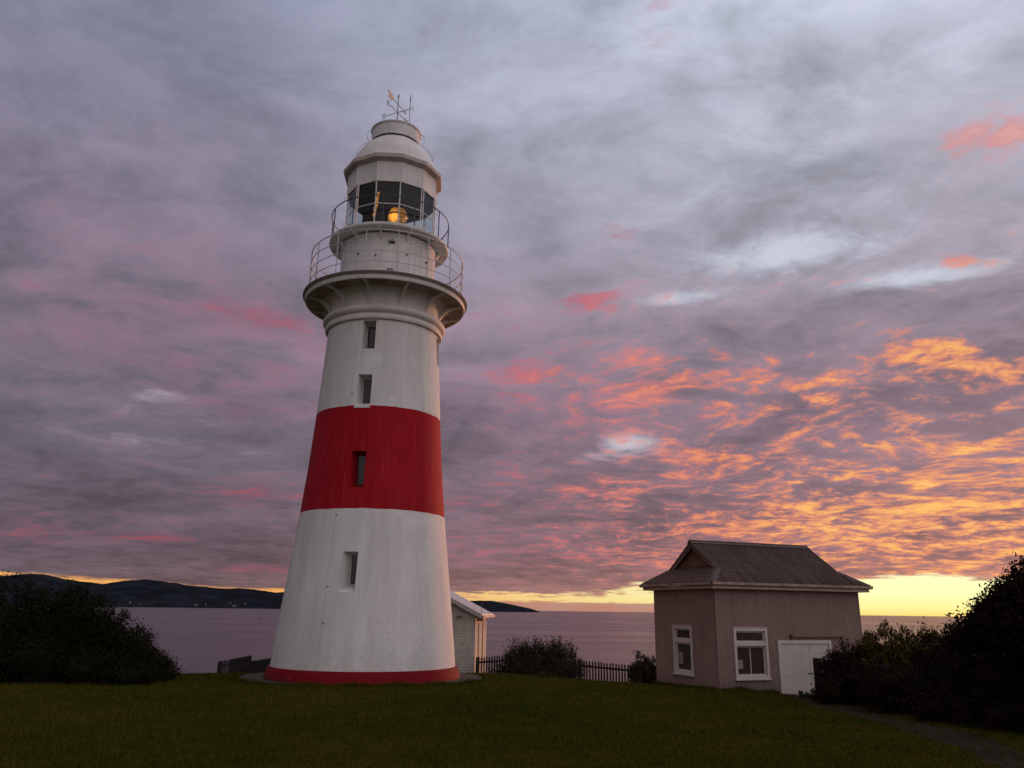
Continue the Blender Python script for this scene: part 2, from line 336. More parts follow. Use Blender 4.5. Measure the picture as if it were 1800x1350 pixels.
# ------------------------------------------------------------------ mesh helpers
def link(name, me, m, parent=None):
    if m is not None and not me.materials: me.materials.append(m)
    o = bpy.data.objects.new(name, me); col.objects.link(o)
    if parent is not None: o.parent = parent
    return o
def tag(o, label=None, cat=None, group=None, kind=None):
    if label: o['label'] = label
    if cat: o['category'] = cat
    if group: o['group'] = group
    if kind: o['kind'] = kind
    return o
def empty(name, loc=(0, 0, 0), rz=0.0):
    o = bpy.data.objects.new(name, None); col.objects.link(o); o.location = loc; o.rotation_euler = (0, 0, rz); o.empty_display_size = .3
    return o
class MB:
    def __init__(s): s.v = []; s.f = []; s.sm = False
    def add(s, v, f):
        n = len(s.v); s.v += [tuple(p) for p in v]; s.f += [tuple(i + n for i in q) for q in f]; return s
    def box(s, a, b):
        x0, y0, z0 = a; x1, y1, z1 = b
        v = [(x0, y0, z0), (x1, y0, z0), (x1, y1, z0), (x0, y1, z0), (x0, y0, z1), (x1, y0, z1), (x1, y1, z1), (x0, y1, z1)]
        return s.add(v, [(0, 3, 2, 1), (4, 5, 6, 7), (0, 1, 5, 4), (1, 2, 6, 5), (2, 3, 7, 6), (3, 0, 4, 7)])
    def hexa(s, lo, hi):   # two quads of points
        return s.add(list(lo) + list(hi), [(0, 3, 2, 1), (4, 5, 6, 7), (0, 1, 5, 4), (1, 2, 6, 5), (2, 3, 7, 6), (3, 0, 4, 7)])
    def tube(s, pts, r, n=8, closed=False):
        pts = [Vector(p) for p in pts]; N_ = len(pts); rs = r if isinstance(r, (list, tuple)) else [r] * N_
        base = len(s.v); up = Vector((0, 0, 1))
        for i, p in enumerate(pts):
            a = pts[(i - 1) % N_] if (closed or i > 0) else p; b = pts[(i + 1) % N_] if (closed or i < N_ - 1) else p
            d = (b - a).normalized(); u = up if abs(d.z) < .9 else Vector((1, 0, 0))
            e1 = d.cross(u).normalized(); e2 = d.cross(e1).normalized()
            for k in range(n):
                t = 2 * math.pi * k / n; s.v.append(tuple(p + e1 * (math.cos(t) * rs[i]) + e2 * (math.sin(t) * rs[i])))
        m = N_ if closed else N_ - 1
        for i in range(m):
            j = (i + 1) % N_
            for k in range(n):
                l = (k + 1) % n; s.f.append((base + i * n + k, base + j * n + k, base + j * n + l, base + i * n + l))
        if not closed:
            s.f.append(tuple(base + k for k in range(n))); s.f.append(tuple(base + (N_ - 1) * n + k for k in reversed(range(n))))
        return s
    def lathe(s, prof, n=96, a0=0.0, closed_prof=False, arc=2 * math.pi):
        base = len(s.v); M_ = len(prof); full = abs(arc - 2 * math.pi) < 1e-6; nn = n if full else n + 1
        for k in range(nn):
            t = a0 + arc * k / n
            for r, z in prof: s.v.append((r * math.sin(t), r * math.cos(t), z))
        for k in range(n):
            l = (k + 1) % nn
            for i in range(M_ if closed_prof else M_ - 1):
                j = (i + 1) % M_
                s.f.append((base + k * M_ + i, base + k * M_ + j, base + l * M_ + j, base + l * M_ + i))
        return s
    def build(s, name, m=None, parent=None, smooth=None):
        me = bpy.data.meshes.new(name); me.from_pydata(s.v, [], s.f)
        bm = bmesh.new(); bm.from_mesh(me); bmesh.ops.remove_doubles(bm, verts=bm.verts, dist=1e-6); bmesh.ops.recalc_face_normals(bm, faces=bm.faces); bm.to_mesh(me); bm.free()
        if smooth is not None:
            me.polygons.foreach_set('use_smooth', [True] * len(me.polygons)); me.set_sharp_from_angle(angle=R(smooth))
        return link(name, me, m, parent)
def ring(r, z, n=96): return [(r * math.sin(2 * math.pi * k / n), r * math.cos(2 * math.pi * k / n), z) for k in range(n)]
def fastmesh(name, V, F, m, parent=None):
    """V (n,3), F (k, c) all faces with c corners"""
    me = bpy.data.meshes.new(name); k, c = F.shape
    me.vertices.add(len(V)); me.vertices.foreach_set('co', V.astype(np.float32).ravel())
    me.loops.add(k * c); me.loops.foreach_set('vertex_index', F.astype(np.int32).ravel())
    me.polygons.add(k); me.polygons.foreach_set('loop_start', np.arange(0, k * c, c, dtype=np.int32))
    me.update(calc_edges=True); me.validate()
    return link(name, me, m, parent)

# ------------------------------------------------------------------ ground
def G(x, y):
    """height of the ground: lawn that falls away behind the tower down to the sea"""
    x = np.asarray(x, float); y = np.asarray(y, float)
    D = np.sqrt(x * x + y * y); e = np.maximum(D - 25, 0) * (y > 0)
    drop = np.where(e < 30, .0065 * e * e, .0065 * 900 + (e - 30) * .39)
    z = -1.65 - .013 * np.minimum(D, 60) - drop
    z = z - .028 * np.clip(x, 0, 14) * (1 + np.clip(D - 25, 0, 12) * .2) * np.clip(D / 22, 0, 1)
    und = .035 * np.sin(x * .45 + 1.1) * np.sin(y * .38 + .4) + .02 * np.sin(x * 1.1 + y * .7)
    w = np.clip((np.hypot(x + 4.2, y - 24.6) - 4) / 4, 0, 1) * np.clip((np.hypot(x - 8.2, y - 26.3) - 3.5) / 3, 0, 1)
    z = z + und * w
    return np.maximum(z, -24.0)
def lawn_b(t, b, ob):
    a = noise(t, ob, .33, 5, .6); c = noise(t, ob, 2.2, 5, .65); f_ = noise(t, ob, 26.0, 4, .7)
    x, y, z = sep(t, ob)
    cc = mixc(t, (a * .65 + c * .35).step(.36, .62), (.026, .036, .003, 1), (.072, .052, .006, 1))
    cc = mixc(t, (c * .5 + f_ * .5).step(.50, .68) * .6, cc, (.068, .050, .008, 1))
    cc = mixc(t, f_.step(.30, .55), mixc(t, .5, cc, (.010, .011, .002, 1)), cc)
    t.links.new(cc.s, b.inputs['Base Color']); bumpnode(t, b, f_ + c * .6, .05)
M_LAWN = mat('mown_grass_ground', None, .95, .0, build=lawn_b)
gx = np.unique(np.concatenate([np.linspace(-60, 60, 161), np.linspace(-400, 400, 41)]))
gy = np.unique(np.concatenate([np.linspace(-60, -6, 19), np.linspace(-5, 60, 131), np.linspace(60, 200, 36)]))
GX, GY = np.meshgrid(gx, gy); GV = np.stack([GX, GY, G(GX, GY)], -1).reshape(-1, 3)
nx_, ny_ = len(gx), len(gy); ii = (np.arange(ny_ - 1)[:, None] * nx_ + np.arange(nx_ - 1)[None, :]).ravel()
gr = fastmesh('ground', GV, np.stack([ii, ii + 1, ii + 1 + nx_, ii + nx_], 1), M_LAWN); tag(gr, kind='structure')
gr.data.polygons.foreach_set('use_smooth', [True] * len(gr.data.polygons))

# water
def sea_b(t, b, ob):
    b.inputs['Base Color'].default_value = (.034, .020, .030, 1); b.inputs['IOR'].default_value = 1.33
    x, y, z = sep(t, ob)
    v = comb(t, x * .5, y, 0.0)
    w1 = noise(t, v, .10, 5, .6); w2 = noise(t, v, .9, 5, .65); cur = noise(t, comb(t, x * .08, y * .35, 0.0), .02, 4, .6)
    r = cur.step(.35, .7) * .12 + .18; t.links.new(r.s, b.inputs['Roughness'])
    bumpnode(t, b, w1 * 1.25 + w2 * .2, 1.0)
M_SEA = mat('evening_sea', None, .35, .5, build=sea_b)
sea = MB().add([(-45000, -3000, -20), (45000, -3000, -20), (45000, 60000, -20), (-45000, 60000, -20)], [(0, 1, 2, 3)]).build('water', M_SEA); tag(sea, kind='structure')

# far shore
prof_h = [(-62, 1.4), (-50, 1.9), (-40, 1.5), (-34, 1.35), (-31.8, 1.50), (-30.6, 1.60), (-29.5, 1.64), (-28.5, 1.46), (-27.3, 1.29), (-26.3, 1.22), (-25.2, 1.45), (-24.1, 1.48), (-22, 1.39), (-20.8, 1.21), (-18.9, 1.12), (-18.2, 1.19), (-17.1, 1.10), (-15.8, .91), (-15.2, .95), (-12, 1.0), (-8, .75), (-5, .5), (-2.4, .54), (-1.4, .59), (-.2, .44), (1.0, .22), (1.6, .10), (2.1, -.06)]
pa = np.array([p[0] for p in prof_h]); pe = np.array([p[1] for p in prof_h])
az_ = np.linspace(-62, 2.12, 640); ee = np.interp(az_, pa, pe)
jit = np.convolve(np.random.randn(640), np.ones(5) / 5, 'same') * .018 + np.convolve(np.random.randn(640), np.ones(19) / 19, 'same') * .05
rows = [(9000, 0), (9150, .10), (9500, .38), (10000, .70), (10600, .97), (11000, 1.0), (12000, .6), (13000, 0.0)]
HV = []
for j, (d_, k) in enumerate(rows):
    a = np.radians(az_); zr = np.tan(np.radians(ee + jit * (ee > .3))) * 11000
    hz = -20.5 + (zr + 20.5) * k * (1 + (.0 if k in (0, 1.0) else .035) * np.interp(az_, np.linspace(-62, 3, 40), np.random.randn(40))) if k else np.full_like(az_, -21.0)
    HV.append(np.stack([np.sin(a) * d_, np.cos(a) * d_, hz], 1))
HV = np.concatenate(HV); n_ = 640; ii = (np.arange(len(rows) - 1)[:, None] * n_ + np.arange(n_ - 1)[None, :]).ravel()
hl = fastmesh('hills', HV, np.stack([ii, ii + 1, ii + 1 + n_, ii + n_], 1), M_HILL); tag(hl, kind='structure')
hl.data.polygons.foreach_set('use_smooth', [True] * len(hl.data.polygons))
# pale houses on the far shore
def far_house(a, e, w, label):
    w = w * .62
    D = 8990.0; a = R(a); z = math.tan(R(e)) * D - 6
    o = empty('shore_house', (math.sin(a) * D, math.cos(a) * D, z), -a); tag(o, label, 'house', 'pale houses on the far shore')
    MB().box((-w / 2, 0, -16), (w / 2, 12, 3)).build('wall', M_FARWALL, o)
    MB().add([(-w / 2 - 1, -1, 3.1), (w / 2 + 1, -1, 3.1), (w / 2 + 1, 13, 3.1), (-w / 2 - 1, 13, 3.1), (-w / 2, 6, 7), (w / 2, 6, 7)], [(0, 1, 5, 4), (2, 3, 4, 5), (0, 4, 3), (1, 2, 5), (0, 3, 2, 1)]).build('roof', M_FARROOF, o)
for h in [(-24.6, .22, 34, 'pale house on the dark far shore, leftmost, just right of the left bush'), (-24.0, .13, 16, 'tiny pale house low on the far shore, second from the left'),
          (-20.7, .12, 50, 'long low pale building at the waterline of the far shore, midway to the tower'), (-20.1, .16, 20, 'small pale house beside the long low building on the far shore'),
          (-18.63, .30, 18, 'pale house standing highest on the far shore slope near the tower'), (-18.35, .10, 60, 'wide pale building at the far waterline below the highest house'),
          (-17.7, .26, 22, 'pale house on the far shore nearest the tower')]: far_house(*h)
# channel marker
cm = empty('channel_marker', (math.sin(R(-16.63)) * 1150, math.cos(R(-16.63)) * 1150, -20)); tag(cm, 'thin dark channel marker pile standing in the sea left of the tower', 'channel marker')
MB().tube([(0, 0, -3), (0, 0, 5.2)], [.32, .24], 10).build('pile', M_DARK, cm)
MB().lathe([(0, 5.2), (.8, 5.2), (.8, 6.0), (.1, 6.8), (0, 6.8)], 12).build('topmark', M_DARK, cm)

# gravel track across the right of the lawn
def path_b(t, b, ob):
    n = noise(t, ob, 1.3, 5, .65); f_ = noise(t, ob, 30, 3, .7)
    cc = mixc(t, n.step(.35, .65), (.014, .010, .006, 1), (.030, .018, .012, 1)); cc = mixc(t, f_.step(.58, .72) * .4, cc, (.10, .065, .05, 1))
    t.links.new(cc.s, b.inputs['Base Color']); bumpnode(t, b, f_, .02)
M_PATH = mat('worn_gravel', None, .95, .1, build=path_b)
cl = [(8.1, 24.6, .7), (8.25, 22.4, .75), (8.2, 20.4, .7), (8.1, 18.5, .7), (8.0, 17.1, .7), (7.9, 15.8, .7), (7.7, 14.3, .65), (7.4, 13.0, .6), (7.05, 11.8, .6), (6.7, 10.6, .6), (6.3, 8, .6)]
cy_ = np.array([c[1] for c in cl])[::-1]; ys = np.linspace(8, 24.6, 110)
cxs = np.interp(ys, cy_, np.array([c[0] for c in cl])[::-1]); hw = np.interp(ys, cy_, np.array([c[2] for c in cl])[::-1])
PV = []
for k, y in enumerate(ys):
    wl = hw[k] * (1 + .14 * math.sin(k * .31) + .05 * math.sin(k * 1.3)); wr = hw[k] * (1 + .14 * math.sin(k * .23 + 2) + .05 * math.sin(k * 1.1))
    for q in np.linspace(-wl, wr, 8):
        x = cxs[k] + q; PV.append((x, y, float(G(x, y)) + .008 - .03 * (abs(q) > .9 * max(wl, wr))))
ii = (np.arange(109)[:, None] * 8 + np.arange(7)[None, :]).ravel()
pth = fastmesh('path', np.array(PV), np.stack([ii, ii + 1, ii + 9, ii + 8], 1), M_PATH); tag(pth, kind='structure')

# grass blades
NB = 230000
dd = 7.2 * np.exp(np.random.rand(NB) * math.log(32 / 7.2)); aa = np.radians(np.random.uniform(-34.5, 34.5, NB))
bx, by = np.sin(aa) * dd, np.cos(aa) * dd
keep = (np.hypot((bx + 4.204) / 3.5, (by - 24.644) / 2.95) > 1.0)
pcx = np.interp(by, ys, cxs); keep &= ~((np.abs(bx - pcx) < .30 + .45 * np.random.rand(NB)) & (by > 8) & (by < 24.6) & (np.random.rand(NB) < .62))
ca, sa_ = math.cos(.371), math.sin(.371)
u_ = (bx - 6.153) * ca + (by - 24.582) * sa_; v_ = -(bx - 6.153) * sa_ + (by - 24.582) * ca
keep &= ~((u_ > -.02) & (u_ < 5.6) & (v_ > -.02) & (v_ < 3.6))
bx, by, dd = bx[keep], by[keep], dd[keep]
tq = np.random.rand(9000) * 2 * np.pi; sx_, sy_ = np.cos(tq), np.sin(tq); qq = (np.abs(sx_) ** 2.2 + np.abs(sy_) ** 2.2) ** (-1 / 2.2) * (1.0 + .035 * np.random.rand(9000) * np.random.rand(9000))
c0_, s0_ = math.cos(R(9.68)), math.sin(R(9.68)); ex, ey = sx_ * 3.49 * qq, sy_ * 2.93 * qq
tx = [-4.204 + c0_ * ex - s0_ * ey]; ty = [24.644 + s0_ * ex + c0_ * ey]
uu = np.random.rand(5200) * 5.5; vv = -.03 - .13 * np.random.rand(5200) ** 2; k_ = (uu < 2.0) | (uu > 4.2); uu, vv = uu[k_], vv[k_]
tx.append(6.153 + ca * uu - sa_ * vv); ty.append(24.582 + sa_ * uu + ca * vv)
vv = np.random.rand(3500) * 3.5; uu = -.03 - .13 * np.random.rand(3500) ** 2
tx.append(6.153 + ca * uu - sa_ * vv); ty.append(24.582 + sa_ * uu + ca * vv)
tx, ty = np.concatenate(tx), np.concatenate(ty); n_lawn = len(bx)
bx, by = np.concatenate([bx, tx]), np.concatenate([by, ty]); dd = np.hypot(bx, by); nb = len(bx); bz = G(bx, by)
pat = .5 + .5 * np.sin(bx * .9 + 2 * np.sin(by * .5)) * np.sin(by * 1.2)
hgt = (.022 + .03 * np.random.rand(nb) + .012 * pat) * (1 + (np.random.rand(nb) > .985) * .9) * (dd / 14) ** .35; wid = (.004 + .003 * np.random.rand(nb)) * (dd / 9) ** .8
hgt[n_lawn:] *= 1.2 + 1.6 * np.random.rand(nb - n_lawn) * (.5 + .5 * np.sin(bx[n_lawn:] * 5.0 + by[n_lawn:] * 3))
ang = np.random.rand(nb) * 2 * np.pi; ux, uy = np.cos(ang) * wid, np.sin(ang) * wid; lean = np.random.randn(nb, 2) * .022
v0 = np.stack([bx - ux, by - uy, bz - .01], 1); v1 = np.stack([bx + ux, by + uy, bz - .01], 1); v2 = np.stack([bx + lean[:, 0], by + lean[:, 1], bz + hgt], 1)
M_BLADE = leafmat('grass_blades', (.028, .042, .003), (.062, .056, .006), (.078, .062, .012))
gb = fastmesh('grass', np.stack([v0, v1, v2], 1).reshape(-1, 3), np.arange(nb * 3).reshape(-1, 3), M_BLADE); tag(gb, kind='stuff', cat='grass', label='short mown lawn grass in front of the tower')

# ------------------------------------------------------------------ lighthouse
LH = empty('lighthouse', (-4.204, 24.644, 0), R(9.68))
tag(LH, 'tall tapering white brick lighthouse with a wide red band, red foot and glazed lantern', 'lighthouse')
def pt(r, th, z): return (r * math.sin(R(th)), -r * math.cos(R(th)), z)
zs = [-1.66, -1.0, 0.43, 1.5, 2.72, 4.2, 5.78, 7.1, 8.52]; rr_ = [2.66, 2.595, 2.44, 2.315, 2.18, 2.045, 1.935, 1.855, 1.78]
fine = np.linspace(-1.66, 8.52, 40)
def shaft_r(z): return float(np.interp(z, zs, rr_))
prof = [(0, -1.66)] + [(shaft_r(z), float(z)) for z in fine] + [(0, 8.52)]
shaft = MB().lathe(prof, 144).build('tower_shaft', M_TOWER, LH)
WINS = [(-14.6, 7.53, 8.45, .40, .03, .05), (-14.8, 5.78, 6.71, .42, .06, .04), (-14.8, 3.28, 4.36, .44, .10, .12), (-14.2, .44, 1.50, .45, .17, .15), (75.5, 7.50, 8.42, .42, .03, .05)]
cut = MB()
for th, z0, z1, w, dl, ds in WINS:
    r0 = shaft_r((z0 + z1) / 2); ri = r0 - .42; ro = r0 + .3
    d = Vector(pt(1, th, 0)); t = Vector((math.cos(R(th)), math.sin(R(th)), 0))
    P = lambda r, s, z: tuple(d * r + t * s + Vector((0, 0, z)))
    k = .3 / .42   # extrapolate the splay outside the wall
    il, ir, ib, it = -w / 2 + dl, w / 2, z0 + ds, z1 - .06
    ol, orr, obt, otp = -w / 2 - dl * k, w / 2, z0 - ds * k, z1 + .06 * k
    cut.hexa([P(ri, il, ib), P(ri, ir, ib), P(ri, ir, it), P(ri, il, it)], [P(ro, ol, obt), P(ro, orr, obt), P(ro, orr, otp), P(ro, ol, otp)])
co = cut.build('cutter')
md = shaft.modifiers.new('b', 'BOOLEAN'); md.object = co; md.operation = 'DIFFERENCE'; md.solver = 'EXACT'
co.parent = LH; bpy.context.view_layer.update()
dg = bpy.context.evaluated_depsgraph_get(); me = bpy.data.meshes.new_from_object(shaft.evaluated_get(dg))
shaft.modifiers.clear(); shaft.data = me; bpy.data.objects.remove(co)
me.polygons.foreach_set('use_smooth', [True] * len(me.polygons)); me.set_sharp_from_angle(angle=R(30))
M_PANE = mat('dark_pane', (.020, .016, .015), .12, .5, var=.3)
for i, (th, z0, z1, w, dl, ds) in enumerate(WINS):
    r0 = shaft_r((z0 + z1) / 2); ri = r0 - .42; d = Vector(pt(1, th, 0)); t = Vector((math.cos(R(th)), math.sin(R(th)), 0))
    P = lambda r, s, z: tuple(d * r + t * s + Vector((0, 0, z)))
    a, b, c, e = -w / 2 + dl, w / 2, z0 + ds, z1 - .06; fr = MB()
    def bar(m, s0, s1, q0, q1, ra, rb): m.hexa([P(ra, s0, q0), P(ra, s1, q0), P(ra, s1, q1), P(ra, s0, q1)], [P(rb, s0, q0), P(rb, s1, q0), P(rb, s1, q1), P(rb, s0, q1)])
    for s0, s1, q0, q1 in ((a + .002, a + .03, c + .002, e - .002), (b - .03, b - .002, c + .002, e - .002), (a + .03, b - .03, c + .002, c + .035), (a + .03, b - .03, e - .03, e - .002)): bar(fr, s0, s1, q0, q1, ri + .003, ri + .05)
    wf = fr.build('window', M_RED if i == 2 else M_FRAME, LH)
    pn = MB(); bar(pn, a + .03, b - .03, c + .035, e - .03, ri + .004, ri + .02); pn.build('pane', M_PANE, wf)
# projecting sill under the second window
sl_ = MB(); th = -15.0; d = Vector(pt(1, th, 0)); t = Vector((math.cos(R(th)), math.sin(R(th)), 0)); r0 = shaft_r(5.7)
sl_.hexa([tuple(d * (r0 - .1) + t * s + Vector((0, 0, z))) for s, z in ((-.25, 5.66), (.22, 5.66), (.22, 5.785), (-.25, 5.785))], [tuple(d * (r0 + .022) + t * s + Vector((0, 0, z))) for s, z in ((-.25, 5.66), (.22, 5.66), (.22, 5.775), (-.25, 5.775))]).build('window_sill', M_WHITE, LH)
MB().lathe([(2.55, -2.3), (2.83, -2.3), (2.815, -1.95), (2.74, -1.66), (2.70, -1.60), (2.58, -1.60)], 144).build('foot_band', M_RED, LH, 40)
MB().tube([pt(shaft_r(z) + .012, np.interp(z, [-1.6, 2.5, 8.4], [-26.7, -27.2, -24.2]), z) for z in np.linspace(-1.58, 8.45, 30)], .014, 6).build('lightning_strip', M_TOWER, LH)
for z in (-.4, .55, 2.5, 6.1):
    thc = np.interp(z, [-1.6, 2.5, 8.4], [-26.7, -27.2, -24.2]); p = Vector(pt(shaft_r(z) + .012, thc, z)); MB().box(tuple(p - Vector((.022, .02, .014))), tuple(p + Vector((.022, .02, .014)))).build('strip_clip', M_BROWN, LH)
# cornice, cove and main gallery
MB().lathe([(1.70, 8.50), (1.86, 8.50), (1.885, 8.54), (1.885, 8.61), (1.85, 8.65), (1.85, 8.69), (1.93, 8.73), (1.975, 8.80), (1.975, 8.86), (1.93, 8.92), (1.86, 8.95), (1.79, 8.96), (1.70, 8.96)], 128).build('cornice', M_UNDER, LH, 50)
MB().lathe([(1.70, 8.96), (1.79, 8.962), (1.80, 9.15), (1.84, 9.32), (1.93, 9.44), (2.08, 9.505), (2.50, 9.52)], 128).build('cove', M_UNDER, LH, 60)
def soffit_shade(t, b, ob):  # shade under the gallery painted in as a darker brown
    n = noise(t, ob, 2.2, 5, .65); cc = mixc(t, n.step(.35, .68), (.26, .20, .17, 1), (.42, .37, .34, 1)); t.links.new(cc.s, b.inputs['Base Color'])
MB().lathe([(1.88, 9.488), (2.10, 9.495), (2.52, 9.493)], 128).build('soffit', mat('shaded_soffit', None, .8, .15, build=soffit_shade), LH, 60)
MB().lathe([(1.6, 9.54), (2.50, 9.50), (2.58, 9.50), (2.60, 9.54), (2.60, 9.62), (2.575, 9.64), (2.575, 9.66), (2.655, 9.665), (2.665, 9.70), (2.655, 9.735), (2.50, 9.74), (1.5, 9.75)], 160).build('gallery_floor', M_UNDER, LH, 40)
MB().lathe([(2.60, 9.668), (2.672, 9.672), (2.678, 9.70), (2.672, 9.728)], 160).build('floor_edge', mat('dirty_edge', (.12, .10, .095), .7, .2), LH, 40)
def rib(th, pts, w, name, m):
    mb = MB(); d = Vector(pt(1, th, 0)); t = Vector((math.cos(R(th)), math.sin(R(th)), 0))
    n = len(pts); V = [tuple(d * r + t * s + Vector((0, 0, z))) for s in (-w / 2, w / 2) for r, z in pts]
    F = [tuple(range(n)), tuple(range(2 * n - 1, n - 1, -1))] + [(i, (i + 1) % n, n + (i + 1) % n, n + i) for i in range(n)]
    return mb.add(V, F).build(name, m, LH)
arc = [(1.83 + .69 * (1 - math.cos(R(a))), 8.97 + .49 * math.sin(R(a))) for a in range(0, 91, 10)]
arc_in = [(r - .05, z + .05) for r, z in arc]
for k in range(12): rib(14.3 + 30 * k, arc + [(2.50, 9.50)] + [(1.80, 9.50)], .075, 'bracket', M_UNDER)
def railing(name, r, zf, rails, nposts, off, rp, rr, m, top_r=None):
    o = MB(); 
    for i, z in enumerate(rails): o.tube(ring(r, z, 96), (top_r or rr) if i == len(rails) - 1 else rr, 6, True)
    o = o.build('rail', m, name, 60)
    for k in range(nposts):
        th = off + 360 / nposts * k
        MB().tube([pt(r, th, zf), pt(r, th, rails[-1])], rp, 6).build('post', m, name)
gal = empty('gallery_railing'); gal.parent = LH
railing(gal, 2.50, 9.74, [10.10, 10.45, 10.80, 11.15], 16, 6.0, .016, .013, M_RAILW, .017)
# watch-room drum
MB().lathe([(1.50, 9.74), (1.60, 9.745), (1.60, 9.80), (1.56, 9.82), (1.555, 11.30), (1.575, 11.42), (1.60, 11.50), (1.50, 11.56)], 128).build('watch_room', M_PANEL, LH, 40)
for k in range(12):
    th = -6 + 30 * k; MB().hexa([pt(1.55, th - .45, 9.83), pt(1.55, th + .45, 9.83), pt(1.55, th + .45, 11.3), pt(1.55, th - .45, 11.3)], [pt(1.566, th - .45, 9.83), pt(1.566, th + .45, 9.83), pt(1.566, th + .45, 11.3), pt(1.566, th - .45, 11.3)]).build('seam_strip', M_PANEL, LH)
def fit_box(th, z, w, h, dpt, name, r=1.556, m=None):
    d = Vector(pt(1, th, 0)); t = Vector((math.cos(R(th)), math.sin(R(th)), 0))
    mb = MB().hexa([tuple(d * (r - .02) + t * s + Vector((0, 0, q))) for s, q in ((-w / 2, z - h / 2), (w / 2, z - h / 2), (w / 2, z + h / 2), (-w / 2, z + h / 2))], [tuple(d * (r + dpt) + t * s + Vector((0, 0, q))) for s, q in ((-w / 2, z - h / 2), (w / 2, z - h / 2), (w / 2, z + h / 2), (-w / 2, z + h / 2))])
    return mb.build(name, m or M_DARK, LH)
bx_ = fit_box(2.5, 11.20, .19, .085, .07, 'vent_box'); 
MB().tube([pt(1.60, 2.5, 11.24), pt(1.60, 2.5, 11.30)], .02, 6).build('cap', M_DARK, bx_)
for th, z in ((-37.8, 10.84), (-15.5, 10.72), (20.8, 10.84), (50.1, 10.83)): fit_box(th, z, .045, .04, .035, 'vent_hole')
fit_box(2.0, 10.26, .20, .02, .04, 'floor_hatch_lip')
# lantern gallery
MB().lathe([(1.48, 11.56), (1.70, 11.555), (1.93, 11.575), (1.97, 11.59), (1.985, 11.63), (1.98, 11.68), (1.95, 11.70), (0, 11.70)], 128).build('lantern_floor', M_PANEL, LH, 40)
for k in range(12): rib(-10 + 30 * k, [(1.555, 11.30), (1.60, 11.30), (1.70, 11.44), (1.93, 11.53), (1.93, 11.574), (1.56, 11.558)], .05, 'floor_bracket', M_PANEL)
lg = empty('lantern_railing'); lg.parent = LH
railing(lg, 1.965, 11.68, [12.62], 12, 22.0, .020, .018, M_RAIL)
# glazed lantern: twelve sides
TH0 = 9.0; RG = 1.50
lan = empty('lantern'); lan.parent = LH
A0 = math.pi - R(TH0)
MB().lathe([(RG * 1.035, 11.70), (RG * 1.035, 11.80), (RG * 1.02, 11.83), (RG * .97, 11.83), (RG * .97, 11.70)], 12, A0).build('sill_ring', M_WHITE, lan)
for k in range(12):
    th = TH0 + 30 * k
    MB().tube([pt(RG, th, 11.80), pt(RG, th, 13.42)], .021, 6).build('mullion', M_WHITE, lan)
    p0, p1 = Vector(pt(RG, th, 0)), Vector(pt(RG, th + 30, 0))
    MB().tube([tuple(p0 + Vector((0, 0, 12.60))), tuple(p1 + Vector((0, 0, 12.60)))], .017, 6).build('transom', M_WHITE, lan)
    q0, q1 = Vector(pt(RG - .012, th + .6, 0)), Vector(pt(RG - .012, th + 29.4, 0))
    MB().add([tuple(q0 + Vector((0, 0, 11.83))), tuple(q1 + Vector((0, 0, 11.83))), tuple(q1 + Vector((0, 0, 13.40))), tuple(q0 + Vector((0, 0, 13.40)))], [(0, 1, 2, 3)]).build('glass_pane', M_GLASS, lan)
    for z in (12.35, 13.25):
        c_ = Vector(pt(RG + .06, th, z)); MB().tube([tuple(c_ + Vector(pt(.055, th, 0)) * math.cos(a) + Vector((0, 0, .06 * math.sin(a)))) for a in np.linspace(0, 2 * math.pi, 13)[:-1]], .007, 5, True).build('grab_ring', M_RAILW, lan)
for th in (39, -51):  # heavier door-frame mullions
    MB().tube([pt(RG + .005, th + 3.4, 11.80), pt(RG + .005, th + 3.4, 13.42)], .02, 6).build('mullion', M_WHITE, lan)
ub = MB().lathe([(RG * 1.0, 13.40), (RG * 1.02, 13.40), (RG * 1.02, 14.22), (RG * 1.0, 14.22)], 12, A0).build('upper_wall', M_PANEL, lan)
MB().lathe([(RG * .985, 13.39), (RG * .985, 14.2), (.9, 15.0), (0, 15.2)], 12, A0).build('lining', M_INT, lan)
for k in range(12): MB().tube([pt(RG * 1.02, TH0 + 30 * k, 13.42), pt(RG * 1.02, TH0 + 30 * k, 14.2)], .012, 5).build('cover_strip', M_PANEL, lan)
MB().lathe([(RG * 1.0, 14.10), (RG * 1.02, 14.12), (1.64, 14.17), (1.70, 14.20), (1.715, 14.32), (1.70, 14.345), (1.63, 14.33), (1.55, 14.30)], 12, A0).build('gutter', mat('gutter_paint', (.46, .41, .38), .6, .3, var=.15), lan)
dome = MB().lathe([(1.60, 14.30), (1.50, 14.55), (1.38, 14.82), (1.22, 15.10), (1.04, 15.35), (.84, 15.54), (.70, 15.60)], 96).build('dome', M_PANEL, lan, 60)
MB().lathe([(.70, 15.58), (.76, 15.585), (.76, 15.66)], 64).build('vent_slot', M_DARK, lan, 40)
vent = MB().lathe([(.83, 15.60), (.86, 15.605), (.86, 15.65), (.84, 15.67), (.84, 16.04), (.87, 16.06), (.88, 16.10), (.85, 16.13), (.55, 16.19), (0, 16.21)], 96).build('ventilator', M_PANEL, lan, 40)
for k in range(8):
    fit = MB().hexa([pt(.74, 20 + 45 * k - 2, 15.58), pt(.74, 20 + 45 * k + 2, 15.58), pt(.74, 20 + 45 * k + 2, 15.66), pt(.74, 20 + 45 * k - 2, 15.66)], [pt(.80, 20 + 45 * k - 2, 15.58), pt(.80, 20 + 45 * k + 2, 15.58), pt(.80, 20 + 45 * k + 2, 15.66), pt(.80, 20 + 45 * k - 2, 15.66)]).build('slot_spacer', M_PANEL, lan)
